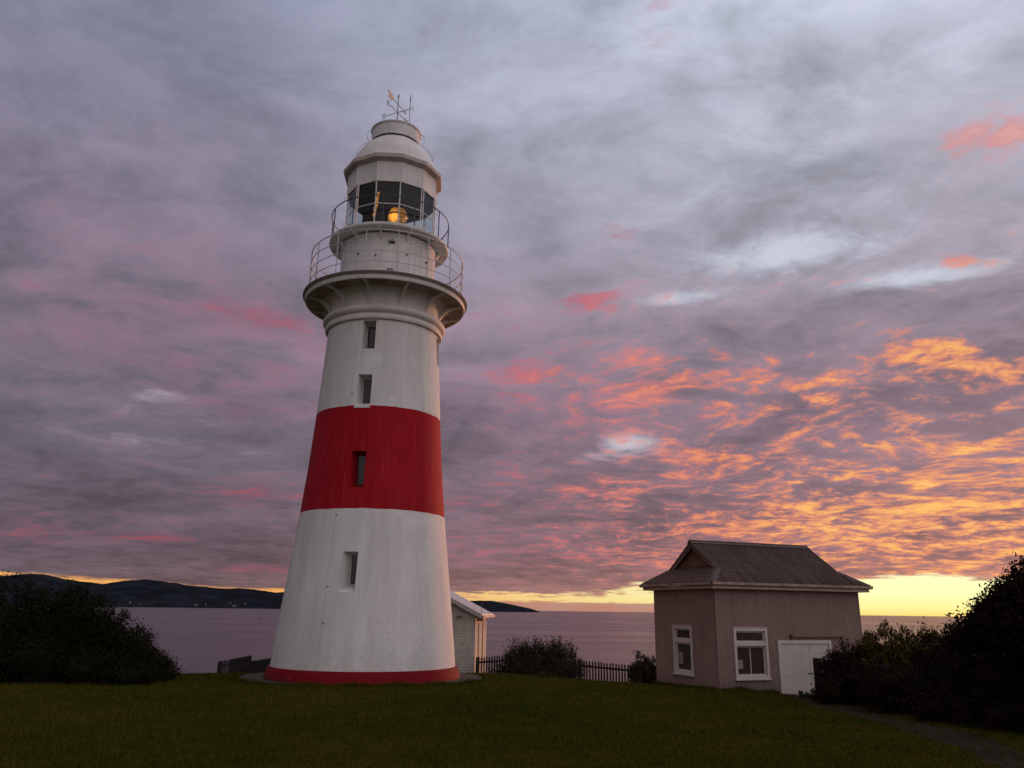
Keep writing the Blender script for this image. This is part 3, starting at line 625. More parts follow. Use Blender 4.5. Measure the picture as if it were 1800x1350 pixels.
for th in (-92, 88):
    MB().tube([pt(.85, th, 15.72), pt(.97, th, 15.76), pt(1.00, th, 15.92), pt(.97, th, 16.10), pt(.86, th, 16.20)], .010, 6).build('hand_loop', M_RAILW, lan)
    MB().tube([pt(1.30, th, 15.05), pt(1.32, th, 15.25), pt(1.20, th, 15.48), pt(1.02, th, 15.66), pt(.86, th, 15.70)], .010, 6).build('hand_loop', M_RAILW, lan)
# optic
MB().lathe([(0, 11.70), (.30, 11.70), (.30, 11.78), (.16, 11.82), (.16, 12.32), (.26, 12.38), (.26, 12.46), (0, 12.46)], 32).build('optic_pedestal', M_INT, lan, 40)
lp = []
for k in range(15):
    a = -math.pi / 2 + math.pi * (k + .5) / 15; lp += [(.335 * math.cos(a - .05), .36 * math.sin(a - .05)), (.318 * math.cos(a + .05), .35 * math.sin(a + .05))]
lens = MB().lathe([(0, -.37)] + lp + [(0, .37)], 48).build('optic_lens', M_LENS, lan, 20); lens.location = (.21, -.08, 12.84)
MB().lathe([(.36, -.03), (.375, -.03), (.375, .03), (.36, .03)], 48, closed_prof=True).build('optic_ring', mat('brass', (.35, .2, .06), .3, .5, metal=1.0), lan, 40).location = (.21, -.08, 12.84)
MB().lathe([(1.28, 11.72), (1.30, 13.36)], 20, R(-50), arc=R(72)).build('blind', M_OLIVE, lan, 60)
pr = MB()  # added glowing strip, imitates the lamp's streak of reflection by the mullion
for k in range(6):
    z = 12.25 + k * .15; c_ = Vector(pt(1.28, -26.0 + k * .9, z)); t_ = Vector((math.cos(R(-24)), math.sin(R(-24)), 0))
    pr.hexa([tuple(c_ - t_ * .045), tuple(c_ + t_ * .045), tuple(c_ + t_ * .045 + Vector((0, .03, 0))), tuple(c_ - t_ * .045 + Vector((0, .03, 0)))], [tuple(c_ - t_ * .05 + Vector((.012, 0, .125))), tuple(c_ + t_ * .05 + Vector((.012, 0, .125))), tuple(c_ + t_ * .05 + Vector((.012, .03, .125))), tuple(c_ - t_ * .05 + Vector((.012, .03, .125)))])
def reflection_b(t, b, ob):
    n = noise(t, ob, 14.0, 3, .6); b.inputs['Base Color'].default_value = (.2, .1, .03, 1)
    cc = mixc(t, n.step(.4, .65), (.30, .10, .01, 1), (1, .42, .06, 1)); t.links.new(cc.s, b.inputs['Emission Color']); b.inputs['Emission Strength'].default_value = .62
pr.build('reflection_strip', mat('reflection_glow', None, .2, .5, build=reflection_b), lan)
# lamp light thrown by the optic
pl = bpy.data.lights.new('optic_light', 'POINT'); pl.energy = 5; pl.color = (1, .45, .08); pl.shadow_soft_size = .1
plo = bpy.data.objects.new('optic_light', pl); col.objects.link(plo); plo.parent = lan; plo.location = (-.35, -.95, 12.75)
# weather vane and lightning rod on the ventilator
vn = empty('weather_vane'); vn.parent = LH
Z0 = 16.98
MB().tube([(0, 0, 16.18), (0, 0, 16.32), (0, 0, 16.6), (0, 0, 17.62), (0, 0, 17.66)], [.05, .045, .024, .014, .03], 8).build('mast', M_VANE, vn)
MB().lathe([(0, 17.60), (.035, 17.63), (.03, 17.68), (0, 17.78)], 10).build('finial', M_VANE, vn)
# local frame is turned 9.68 deg, so turn the arms back
def wd(x, y):
    c_, s_ = math.cos(R(-9.68)), math.sin(R(-9.68)); v = Vector((c_ * x - s_ * y, s_ * x + c_ * y, 0)); return v
north = wd(.905, -.425).normalized(); west = Vector((-north.y, north.x, 0))
def letter(strokes, c_, xd, size, name):
    mb = MB()
    for st in strokes: mb.tube([tuple(Vector(c_) + xd * (x * size) + Vector((0, 0, y * size))) for x, y in st], .014, 6)
    return mb.build(name, M_VANE, vn)
MB().tube([tuple(north * -.50 + Vector((0, 0, Z0))), tuple(north * .50 + Vector((0, 0, Z0)))], .012, 6).build('arm', M_VANE, vn)
MB().tube([tuple(west * -.50 + Vector((0, 0, Z0))), tuple(west * .50 + Vector((0, 0, Z0)))], .012, 6).build('arm', M_VANE, vn)
LS = {'N': [[(-.4, -.5), (-.4, .5), (.4, -.5), (.4, .5)]], 'S': [[(.4, .38), (.15, .5), (-.2, .5), (-.4, .32), (-.3, .1), (.3, -.1), (.4, -.32), (.2, -.5), (-.15, -.5), (-.4, -.38)]],
      'E': [[(.4, .5), (-.4, .5), (-.4, -.5), (.4, -.5)], [(-.4, 0), (.25, 0)]], 'W': [[(-.5, .5), (-.22, -.5), (0, .25), (.22, -.5), (.5, .5)]]}
for ch, dirv in (('N', north), ('S', -north), ('E', -west), ('W', west)):
    xd = north if ch in 'NS' else west
    letter(LS[ch], tuple(dirv * .58 + Vector((0, 0, Z0))), xd, .17, 'compass_letter')
ad_ = wd(.36, .93).normalized(); Za = 17.31
MB().tube([tuple(ad_ * -.42 + Vector((0, 0, Za))), tuple(ad_ * .46 + Vector((0, 0, Za)))], .013, 6).build('arrow_shaft', M_VANE, vn)
sd = Vector((-ad_.y, ad_.x, 0)) * .008
def plate(pts, name, m):
    n = len(pts); V = [tuple(ad_ * x + Vector((0, 0, Za + z)) + sd * s) for s in (-1, 1) for x, z in pts]
    return MB().add(V, [tuple(range(n)), tuple(range(2 * n - 1, n - 1, -1))] + [(i, (i + 1) % n, n + (i + 1) % n, n + i) for i in range(n)]).build(name, m, vn)
plate([(-.30, .01), (-.42, .13), (-.72, .15), (-.62, 0), (-.72, -.13), (-.42, -.11), (-.30, -.01)], 'arrow_tail', M_GOLD)
plate([(.62, 0), (.44, .07), (.44, -.07)], 'arrow_head', M_VANE)
rod = empty('lightning_rod'); rod.parent = LH
rb = wd(.52, -.55)
MB().tube([(rb.x, rb.y, 16.12), (rb.x, rb.y, 17.0), (rb.x, rb.y, 17.12), (rb.x, rb.y, 17.22)], [.014, .012, .026, .014], 6).build('stem', M_VANE, rod)
fk = MB()
for a in (0, 2.1, 4.2): fk.tube([(rb.x, rb.y, 17.2), (rb.x + .05 * math.cos(a), rb.y + .05 * math.sin(a), 17.28), (rb.x + .06 * math.cos(a), rb.y + .06 * math.sin(a), 17.36)], [.01, .008, .004], 5)
fk.build('prong', M_VANE, rod)
# concrete apron
ap = []
for k in range(96):
    t = 2 * math.pi * k / 96; sx, sy = math.cos(t), math.sin(t)
    rx, ry = 3.5, 2.93; q = (abs(sx) ** 2.2 + abs(sy) ** 2.2) ** (-1 / 2.2)
    j = 1 + .012 * math.sin(k * .9) + .01 * random.uniform(-1, 1)
    ap.append((sx * rx * q * j, sy * ry * q * j))
mb = MB(); mb.add([(x, y, -1.925) for x, y in ap] + [(x * 1.01, y * 1.01, -2.3) for x, y in ap] + [(0, 0, -1.90)], [(k, (k + 1) % 96, 192) for k in range(96)] + [(k, k + 96, (k + 1) % 96 + 96, (k + 1) % 96) for k in range(96)])
apo = mb.build('paving', M_CONC); apo.location = (-4.204, 24.644, 0); apo.rotation_euler = (0, 0, R(9.68)); tag(apo, kind='structure')

# ------------------------------------------------------------------ corrugated shed
SH = empty('corrugated_shed', (6.153, 24.582, 0), .371)
tag(SH, 'grey corrugated iron shed with rusty gabled hip roof, white windows and white double door', 'shed')
LU, LV = 5.47, 3.49; ZB, ZT = -2.75, .74
def corr(mb, o, du, dz, n, u0, u1, z0, z1f, amp=.011, pitch=.076, z0f=None):
    """corrugated sheet: columns along du, ridges running along dz, displaced along n"""
    o, du, dz, n = Vector(o), Vector(du), Vector(dz), Vector(n)
    k0 = math.ceil(u0 / (pitch / 4) + 1e-6); us = [u0] + [k * pitch / 4 for k in range(k0, int(u1 / (pitch / 4)) + 1) if u0 + 1e-4 < k * pitch / 4 < u1 - 1e-4] + [u1]
    V, F = [], []
    for u in us:
        off = n * (amp * math.sin(2 * math.pi * u / pitch)); zt = z1f(u) if callable(z1f) else z1f; zb = z0f(u) if z0f else z0
        V += [tuple(o + du * u + dz * zb + off), tuple(o + du * u + dz * zt + off)]
    for i in range(len(us) - 1): F.append((2 * i, 2 * i + 2, 2 * i + 3, 2 * i + 1))
    mb.add(V, F)
FW = (.56, 1.78, -1.86, -.42); DR = (2.14, 4.18, -2.45, -.77); LW = (1.30, 2.36, -1.84, -.40)
w = MB(); o_, du_, nz_ = (0, 0, 0), (1, 0, 0), (0, -1, 0); up = (0, 0, 1)
for a in ((0, FW[0] + .04, ZB, ZT), (FW[0] + .04, FW[1] - .04, ZB, FW[2] + .04), (FW[0] + .04, FW[1] - .04, FW[3] - .04, ZT), (FW[1] - .04, DR[0] + .04, ZB, ZT), (DR[0] + .04, DR[1] - .04, DR[3] - .04, ZT), (DR[1] - .04, LU, ZB, ZT)):
    corr(w, o_, du_, up, nz_, a[0], a[1], a[2], a[3])
for a in ((0, LW[0] + .04, ZB, ZT), (LW[0] + .04, LW[1] - .04, ZB, LW[2] + .04), (LW[0] + .04, LW[1] - .04, LW[3] - .04, ZT), (LW[1] - .04, LV, ZB, ZT)):
    corr(w, o_, (0, 1, 0), up, (-1, 0, 0), *a)
corr(w, (0, LV, 0), du_, up, (0, 1, 0), 0, LU, ZB, ZT); corr(w, (LU, 0, 0), (0, 1, 0), up, (1, 0, 0), 0, LV, ZB, ZT)
w.build('wall', M_SHEDW, SH, 50)
MB().box((-.018, -.018, ZB), (.03, .03, ZT)).box((LU - .03, -.018, ZB), (LU + .018, .03, ZT)).build('corner_flashing', M_SHEDW, SH)
ins = MB(); ins.box((.10, .10, -2.2), (LU - .1, LV - .1, -2.15)); ins.box((.06, LV - .12, -2.15), (LU - .06, LV - .06, .66)); ins.box((LU - .12, .08, -2.15), (LU - .06, LV - .12, .66)); ins.box((.06, .1, .60), (LU - .06, LV - .06, .66))
ins.build('interior_lining', M_ROOM, SH)
def window(parent, axis, a0, a1, z0, z1, bars, name='window'):
    """joinery on the wall plane; axis 'x' front wall (faces -y), 'y' end wall (faces -x)"""
    def B(mb, s0, s1, q0, q1, d0, d1):   # d: outwards distance
        if axis == 'x': mb.box((s0, -d1, q0), (s1, -d0, q1))
        else: mb.box((-d1, s0, q0), (-d0, s1, q1))
    root = MB(); tw = .085
    B(root, a0, a0 + tw, z0, z1, -.10, .035); B(root, a1 - tw, a1, z0, z1, -.10, .035); B(root, a0 + tw, a1 - tw, z1 - tw, z1, -.10, .035); B(root, a0 + tw, a1 - tw, z0, z0 + tw, -.10, .033)
    root = root.build(name, M_FRAME, parent)
    s = MB(); B(s, a0 - .04, a1 + .04, z0 - .035, z0 - .001, -.02, .075); s.build('window_sill', M_FRAME, root)
    h = MB(); B(h, a0 - .015, a1 + .015, z1 + .001, z1 + .02, -.02, .05); h.build('head_drip', M_FRAME, root)
    zt0, zt1 = z0 + (z1 - z0) * .645, z0 + (z1 - z0) * .715
    m = MB(); B(m, a0 + tw, a1 - tw, zt0, zt1, -.09, .02); m.build('meeting_rail', M_FRAME, root)
    f = MB(); fw = .045
    for q0, q1, dd_ in ((zt1, z1 - tw, -.055), (z0 + tw, zt0, -.075)):
        B(f, a0 + tw, a0 + tw + fw, q0, q1, dd_, dd_ + .03); B(f, a1 - tw - fw, a1 - tw, q0, q1, dd_, dd_ + .03)
        B(f, a0 + tw + fw, a1 - tw - fw, q0, q0 + fw, dd_, dd_ + .03); B(f, a0 + tw + fw, a1 - tw - fw, q1 - fw, q1, dd_, dd_ + .03)
    if bars: B(f, (a0 + a1) / 2 - .012, (a0 + a1) / 2 + .012, z0 + tw + fw, zt0 - fw, -.07, -.05)
    f.build('sash', M_FRAME, root)
    g = MB()
    for q0, q1, dd_ in ((zt1, z1 - tw, -.045), (z0 + tw, zt0, -.065)):
        if axis == 'x': g.add([(a0 + tw + fw, -dd_, q0 + fw), (a1 - tw - fw, -dd_, q0 + fw), (a1 - tw - fw, -dd_, q1 - fw), (a0 + tw + fw, -dd_, q1 - fw)], [(0, 1, 2, 3)])
        else: g.add([(-dd_, a0 + tw + fw, q0 + fw), (-dd_, a1 - tw - fw, q0 + fw), (-dd_, a1 - tw - fw, q1 - fw), (-dd_, a0 + tw + fw, q1 - fw)], [(3, 2, 1, 0)])
    g.build('pane', M_WGLASS, root); return root
window(SH, 'x', FW[0], FW[1], FW[2], FW[3], True); window(SH, 'y', LW[0], LW[1], LW[2], LW[3], False)
# paper notices taped inside the panes
def notice(lo, hi, label):
    mb = MB().box(lo, hi); o = mb.build('window_notice', M_PAPER); o.location = SH.location; o.rotation_euler = SH.rotation_euler; tag(o, label, 'notice'); return o
notice((.715, .070, -1.58), (.90, .073, -1.33), 'white paper notice inside the lower left corner of the front window of the shed')
notice((.070, 1.98, -1.56), (.073, 2.21, -1.20), 'white paper notice inside the narrow end window of the shed')
# doors
dr = MB(); a0, a1, z0, z1 = DR; tw = .10
dr.box((a0, -.045, z0), (a0 + tw, .08, z1)).box((a1 - tw, -.045, z0), (a1, .08, z1)).box((a0 + tw, -.045, z1 - tw), (a1 - tw, .08, z1))
dfr = dr.build('door_frame', M_FRAME, SH)
for u0, u1 in ((a0 + tw + .004, 3.315), (3.325, a1 - tw - .004)):
    lf = MB(); n = 7
    for k in range(n):
        s0 = u0 + (u1 - u0) * k / n; s1 = u0 + (u1 - u0) * (k + 1) / n
        lf.box((s0 + .0015, -.012 - .002 * (k % 2), z0), (s1 - .0015, .03, z1 - tw - .006))
    lf = lf.build('door', M_DOOR, SH)
    MB().box((u0 + .02, -.024, -1.76), (u0 + .45, -.0145, -1.725)).build('strap_hinge', mat('painted_hinge', (.50, .46, .46), .5, .4), lf)
    if u0 < 3: MB().tube([(3.22, -.02, -1.73), (3.22, -.05, -1.73), (3.38, -.05, -1.73), (3.38, -.02, -1.73)], .014, 6).build('handle', M_DARK, lf)
MB().tube([(2.68, -.06, -.685), (4.63, -.06, -.685)], .022, 8).tube([(4.61, -.06, -.685), (4.61, -.06, -1.1)], .02, 8).box((2.62, -.09, -.73), (2.72, -.02, -.60)).build('door_pipe', M_BROWN, SH)
# roof: dutch gable
OV = .30; ZE = .88; TA = .67; IN = .665; sl_len = math.sqrt(1 + TA * TA)
u0, u1, v0, v1 = -OV, LU + OV, -OV, LV + OV; hv = (v1 - v0) / 2; nrm = 1 / sl_len
rf = MB()
for (oo, dn, nn) in (((0, v0, ZE), (0, 1, TA), (0, -TA, 1)), ((0, v1, ZE), (0, -1, TA), (0, TA, 1))):
    n3 = Vector(nn).normalized()
    corr(rf, oo, (1, 0, 0), dn, n3, u0, u0 + IN, 0, lambda u: max(u - u0, .001), .014, .1016); corr(rf, oo, (1, 0, 0), dn, n3, u0 + IN, u1 - IN, 0, hv, .014, .1016); corr(rf, oo, (1, 0, 0), dn, n3, u1 - IN, u1, 0, lambda u: max(u1 - u, .001), .014, .1016)
for (oo, dn, nn) in (((u0, 0, ZE), (1, 0, TA), (-TA, 0, 1)), ((u1, 0, ZE), (-1, 0, TA), (TA, 0, 1))):
    corr(rf, oo, (0, 1, 0), dn, Vector(nn).normalized(), v0, v1, 0, lambda v: max(.001, min(v - v0, v1 - v, IN + .24)), .014, .1016)
roof = rf.build('roof', M_SHEDR, SH, 50)
def zr(v): return ZE + TA * min(v - v0, v1 - v)
caps = MB(); zi = ZE + TA * IN
rdg = (v0 + v1) / 2; zri = zr(rdg)
def cap(p, q, wdt, side1, side2):   # bent flashing: two strips either side of the line p-q
    p, q = Vector(p), Vector(q)
    for sd_ in (side1, side2):
        s_ = Vector(sd_).normalized() * wdt
        caps.add([tuple(p + Vector((0, 0, .022))), tuple(q + Vector((0, 0, .022))), tuple(q + s_ + Vector((0, 0, .012))), tuple(p + s_ + Vector((0, 0, .012)))], [(0, 1, 2, 3)])
    caps.tube([tuple(p + Vector((0, 0, .02))), tuple(q + Vector((0, 0, .02)))], .022, 6)
cap((u0 + IN - .03, rdg, zri), (u1 - IN + .03, rdg, zri), .15, (0, -1, -TA), (0, 1, -TA))
MB_hip = [((u0, v0), (u0 + IN, v0 + IN), (1, 0), (0, 1)), ((u0, v1), (u0 + IN, v1 - IN), (1, 0), (0, -1)), ((u1, v0), (u1 - IN, v0 + IN), (-1, 0), (0, 1)), ((u1, v1), (u1 - IN, v1 - IN), (-1, 0), (0, -1))]
for (a, b, s1_, s2_) in MB_hip:
    cap((a[0], a[1], ZE), (b[0], b[1], zi), .17, (s1_[0], s1_[1], 0), (s2_[0], s2_[1], 0))
caps.build('ridge_cap', mat('pale_flashing', (.085, .060, .050), .7, .25, var=.2), SH)
for ue, sg in ((u0 + IN, 1), (u1 - IN, -1)):
    for vs in (1, -1):
        vf = rdg - vs * (hv - IN)
        A = (vf, zi - .02); B_ = (rdg, zri - .02)
        bb = MB(); x0_, x1_ = sorted((ue + sg * .004, ue + sg * .034))
        lo = [(x0_, A[0], A[1] - .02), (x1_, A[0], A[1] - .02), (x1_, B_[0], B_[1] - .17), (x0_, B_[0], B_[1] - .17)]; hi = [(x0_, A[0] - vs * .0, A[1] + .03), (x1_, A[0], A[1] + .03), (x1_, B_[0], B_[1] + .01), (x0_, B_[0], B_[1] + .01)]
        bb.hexa(lo, hi).build('barge_board', M_TRIMD, SH)
        cs = MB(); x0_, x1_ = sorted((ue + sg * .036, ue + sg * .07)); e0 = Vector((0, A[0] + vs * .10, A[1] - .03)); e1 = Vector((0, rdg, B_[1] - .19))
        cs.hexa([(x0_, e0.y, e0.z), (x1_, e0.y, e0.z), (x1_, e1.y, e1.z), (x0_, e1.y, e1.z)], [(x0_, e0.y - vs * .03, e0.z + .035), (x1_, e0.y - vs * .03, e0.z + .035), (x1_, e1.y, e1.z + .045), (x0_, e1.y, e1.z + .045)]).build('cream_moulding', M_TRIM, SH)
    gx_ = ue + sg * .20; gb_ = MB(); z = zi - .05
    while z < zri - .15:
        z2 = min(z + .13, zri - .12); k0 = (zri - .08 - z) / TA; k1 = max((zri - .08 - z2) / TA, .01)
        xx = gx_ - sg * .012; gb_.add([(xx, rdg - k0, z), (xx, rdg + k0, z), (gx_, rdg + k1, z2), (gx_, rdg - k1, z2), (gx_, rdg - k0, z), (gx_, rdg + k0, z)], [(0, 1, 2, 3), (0, 1, 5, 4)]); z = z2
    gb_.build('gable_boards', M_GABLE, SH)
fs = MB(); i_ = .045
fs.box((u0 + i_, v0 + i_, .70), (u1 - i_, v0 + i_ + .03, .80)).box((u0 + i_, v1 - i_ - .03, .70), (u1 - i_, v1 - i_, .79)).box((u0 + i_, v0 + i_ + .03, .70), (u0 + i_ + .03, v1 - i_ - .03, .79)).box((u1 - i_ - .03, v0 + i_ + .03, .70), (u1 - i_, v1 - i_ - .03, .79))
fs.build('fascia', M_TRIM, SH)
MB().box((u0 + i_ + .03, v0 + i_ + .03, .735), (u1 - i_ - .03, v1 - i_ - .03, .75)).build('soffit', M_TRIMD, SH)
for nm, pts in (('gutter', [(u0 - .02, v0 - .02), (u1 + .02, v0 - .02), (u1 + .02, v1 + .02), (u0 - .02, v1 + .02)]),):
    g = MB()
    for i in range(4):
        (xa, ya), (xb, yb) = pts[i], pts[(i + 1) % 4]; d = Vector((xb - xa, yb - ya, 0)).normalized(); nn = Vector((d.y, -d.x, 0)); prof_g = [(-.06, -.015), (.0, -.02), (.045, .0), (.055, .075), (.04, .075), (-.02, .03)]
        V = [tuple(Vector((px_, py_, ZE - .065)) + nn * a + Vector((0, 0, b))) for (px_, py_) in ((xa, ya), (xb, yb)) for a, b in prof_g]
        g.add(V, [(k, (k + 1) % 6, 6 + (k + 1) % 6, 6 + k) for k in range(6)])
    g.build(nm, mat('gutter_metal', (.33, .24, .20), .6, .3, var=.35, vscale=2.5), SH)

# ------------------------------------------------------------------ whitewashed building behind the tower
WBD = empty('whitewashed_building', (-1.52, 37.97, 0), R(-3.7))
tag(WBD, 'low whitewashed stone building with white roof, half hidden behind the right side of the tower', 'building')
BL = 5.6; HW = 3.0; ZEv = -.12; sp_ = .50
mb = MB()
mb.add([(-2 * HW, 0, -4.6), (0, 0, -4.6), (0, 0, ZEv), (-HW, 0, ZEv + HW * sp_), (-2 * HW, 0, ZEv)], [(0, 1, 2, 3, 4)])
mb.add([(-2 * HW, BL, -4.6), (0, BL, -4.6), (0, BL, ZEv), (-HW, BL, ZEv + HW * sp_), (-2 * HW, BL, ZEv)], [(4, 3, 2, 1, 0)])
mb.add([(0, 0, -4.6), (0, BL, -4.6), (0, BL, ZEv), (0, 0, ZEv)], [(0, 1, 2, 3)]); mb.add([(-2 * HW, 0, -4.6), (-2 * HW, BL, -4.6), (-2 * HW, BL, ZEv), (-2 * HW, 0, ZEv)], [(0, 3, 2, 1)])
mb.build('wall', M_WBRICK, WBD)
rf = MB(); oh = .32
for sgn in (1, -1):
    xe = -HW + sgn * (HW + oh); ze = ZEv - oh * sp_
    rf.hexa([(-HW, -.3, ZEv + HW * sp_ + .03), (xe, -.3, ze + .03), (xe, BL + .3, ze + .03), (-HW, BL + .3, ZEv + HW * sp_ + .03)], [(-HW, -.3, ZEv + HW * sp_ + .09), (xe, -.3, ze + .08), (xe, BL + .3, ze + .08), (-HW, BL + .3, ZEv + HW * sp_ + .09)])
rf.build('roof', M_WROOF, WBD)
vb = MB()
for sgn in (1, -1):
    xe = -HW + sgn * (HW + oh - .01); ze = ZEv - oh * sp_
    vb.hexa([(-HW, -.33, ZEv + HW * sp_ - .12), (xe, -.33, ze - .12), (xe, -.302, ze - .12), (-HW, -.302, ZEv + HW * sp_ - .12)], [(-HW, -.33, ZEv + HW * sp_ + .08), (xe, -.33, ze + .05), (xe, -.302, ze + .05), (-HW, -.302, ZEv + HW * sp_ + .08)])
vb.build('verge_board', mat('grey_board', (.36, .33, .32), .6, .3), WBD)
MB().box((oh - .01, -.28, ZEv - oh * sp_ - .08), (oh + .09, BL + .3, ZEv - oh * sp_ + .03)).build('gutter', M_TRIM, WBD)
MB().box((oh - .22, -.335, ZEv - oh * sp_ - .22), (oh + .06, -.10, ZEv - oh * sp_ - .085)).build('gutter_bracket', M_BROWN, WBD)
MB().tube([(oh - .03, -.25, ZEv - .2), (oh - .03, -.25, ZEv + .42)], .012, 5).build('aerial', M_DARK, WBD)
for y0 in (1.3, 3.3):
    wn = MB().box((-.05, y0, -2.95), (.012, y0 + .06, -.62)).box((-.05, y0 + .34, -2.95), (.012, y0 + .40, -.62)).box((-.05, y0 + .06, -.70), (.012, y0 + .34, -.62)).build('window', M_GABLE, WBD)
    MB().box((-.05, y0 + .06, -2.95), (.006, y0 + .34, -.70)).build('pane', M_PANE, wn)
wl = empty('wall_lamp'); wl.parent = WBD; wl.location = (-.62, 0, -.36)
MB().tube([(0, .02, 0), (0, -.22, .05), (-.12, -.24, .06)], .022, 6).build('arm', M_DARK, wl)
MB().lathe([(0, .05), (.07, .03), (.10, -.06), (0, -.07)], 12).build('lamp_shade', M_BROWN, wl).location = (-.15, -.24, .03)

# ------------------------------------------------------------------ fences
def pole(a, D, z=0): a = R(a); return Vector((math.sin(a) * D, math.cos(a) * D, z))
def picket_mesh(w, h, t=.02):
    return MB().add([(-w / 2, -t, 0), (w / 2, -t, 0), (w / 2, -t, h - .06), (0, -t, h), (-w / 2, -t, h - .06), (-w / 2, 0, 0), (w / 2, 0, 0), (w / 2, 0, h - .06), (0, 0, h), (-w / 2, 0, h - .06)],
                    [(4, 3, 2, 1, 0), (5, 6, 7, 8, 9), (0, 1, 6, 5), (1, 2, 7, 6), (2, 3, 8, 7), (3, 4, 9, 8), (4, 0, 5, 9)])
def fence(name, label, p0, p1, h=1.1, spacing=.125, w=.07, gapf=None, posts=2.4, jitter=.02, lift=0.0, grp=None):
    p0, p1 = Vector(p0), Vector(p1); L = (p1 - p0).length; d = (p1 - p0) / L; ang = math.atan2(d.y, d.x)
    root = empty(name, (p0.x, p0.y, float(G(p0.x, p0.y)) + lift), ang); tag(root, label, 'fence', grp)
    proto = None; s = 0.0; z0 = root.location.z
    gz = lambda s_: float(G(p0.x + d.x * s_, p0.y + d.y * s_)) + lift - z0
    while s < L:
        if proto is None: o = proto = picket_mesh(w, h).build('picket', M_FENCE, root)
        else: o = proto.copy(); col.objects.link(o); o.parent = root
        o.location = (s, 0, gz(s) + random.uniform(-jitter, jitter)); o.rotation_euler = (0, random.uniform(-.012, .012), 0)
        s += gapf(s) if gapf else spacing
    n = max(1, int(L / .8))
    for zz_ in ((.25, h - .28) if h > .5 else (.03,)):
        r_ = MB()
        for k in range(n):
            a, b = L * k / n, L * (k + 1) / n; r_.hexa([(a, .002, gz(a) + zz_), (b, .002, gz(b) + zz_), (b, .045, gz(b) + zz_), (a, .045, gz(a) + zz_)], [(a, .002, gz(a) + zz_ + .08), (b, .002, gz(b) + zz_ + .08), (b, .045, gz(b) + zz_ + .08), (a, .045, gz(a) + zz_ + .08)])
        r_.build('rail', M_FENCE, root)
    k = 0
    while k * posts <= L: MB().box((k * posts - .05, .047, gz(k * posts) - .4), (k * posts + .05, .15, gz(k * posts) + h - .02)).build('post', M_FENCE, root); k += 1
    return root
fence('picket_fence', 'long dark picket fence between the whitewashed building and the shed', pole(-2.15, 37.3), pole(9.9, 34.6))
fence('picket_fence', 'dark picket fence section left of the tower with open gaps at its left end', pole(-18.93, 39.0), pole(-16.97, 37.2), gapf=lambda s: .125 if s < .75 else .073)
fence('board_fence', 'dark close-boarded fence section touching the left side of the tower', pole(-16.95, 39.2), pole(-12.5, 35.5), gapf=lambda s: .073)
fence('overgrown_fence', 'dark picket fence in front of the right-hand shrubs, running from the shed door', pole(20.0, 24.9), pole(32.0, 20.5), h=1.06)
fence('garden_edging', 'tiny low row of dark stakes at the foot of the white shed door', pole(18.97, 24.3), pole(19.9, 24.2), h=.19, spacing=.058, w=.05, posts=9, jitter=.03)

# ------------------------------------------------------------------ shrubs and tree
def leaves(blobs, n, size, clump=.28, wisp=0.0, out=(.55, 1.0), rng=None):
    """leaf quads gathered in clumps spread through the outer part of ellipsoids; blobs: (centre, radii)"""
    rng = rng or np.random
    vol = np.array([b[1][0] * b[1][2] + b[1][1] * b[1][2] for b in blobs]); vol = vol / vol.sum(); Vs = []
    for (c, r), f in zip(blobs, vol):
        nb_ = int(n * f); nc = max(12, int(nb_ / 45))
        d = rng.randn(nc, 3); d /= np.linalg.norm(d, axis=1)[:, None]
        rad = rng.uniform(out[0], out[1], nc) + rng.randn(nc) * .03
        cc = d * rad[:, None] * np.array(r)
        idx = rng.randint(0, nc, nb_); cs = clump * rng.uniform(.5, 1.25, nc)
        p = cc[idx] + rng.randn(nb_, 3) * .36 * cs[idx][:, None]
        if wisp:
            g_ = rng.rand(nb_) ** 1.5; p[:, 2] += g_ * wisp * (d[idx][:, 2] > -.1); p[:, 0] += g_ * wisp * .3 * d[idx][:, 0]
        p = p + np.array(c)
        nrm_ = rng.randn(nb_, 3) + d[idx] * .8; nrm_ /= np.linalg.norm(nrm_, axis=1)[:, None]
        a = np.cross(nrm_, rng.randn(nb_, 3)); 
        if wisp: a = a * .4 + np.array([0, 0, 1.0]); a -= nrm_ * (a * nrm_).sum(1)[:, None]
        a /= np.linalg.norm(a, axis=1)[:, None] + 1e-9; b = np.cross(nrm_, a)
        s = size * rng.uniform(.6, 1.3, nb_)[:, None]; el_ = 1.9 if wisp else 1.0
        Vs.append(np.stack([p - a * s * el_, p - b * s * .45, p + a * s * el_, p + b * s * .45], 1).reshape(-1, 3))
    return np.concatenate(Vs)
def ellip(c, r, k=.7, n=14):
    mb = MB(); V = []
    for i in range(n + 1):
        ph = math.pi * i / n
        for j in range(2 * n):
            t = math.pi * j / n; q = k * (1 + .10 * math.sin(3 * t + i) * math.sin(2 * ph))
            V.append((c[0] + r[0] * q * math.sin(ph) * math.cos(t), c[1] + r[1] * q * math.sin(ph) * math.sin(t), c[2] + r[2] * q * math.cos(ph)))
    F = [(i * 2 * n + j, i * 2 * n + (j + 1) % (2 * n), (i + 1) * 2 * n + (j + 1) % (2 * n), (i + 1) * 2 * n + j) for i in range(n) for j in range(2 * n)]
    return V, F
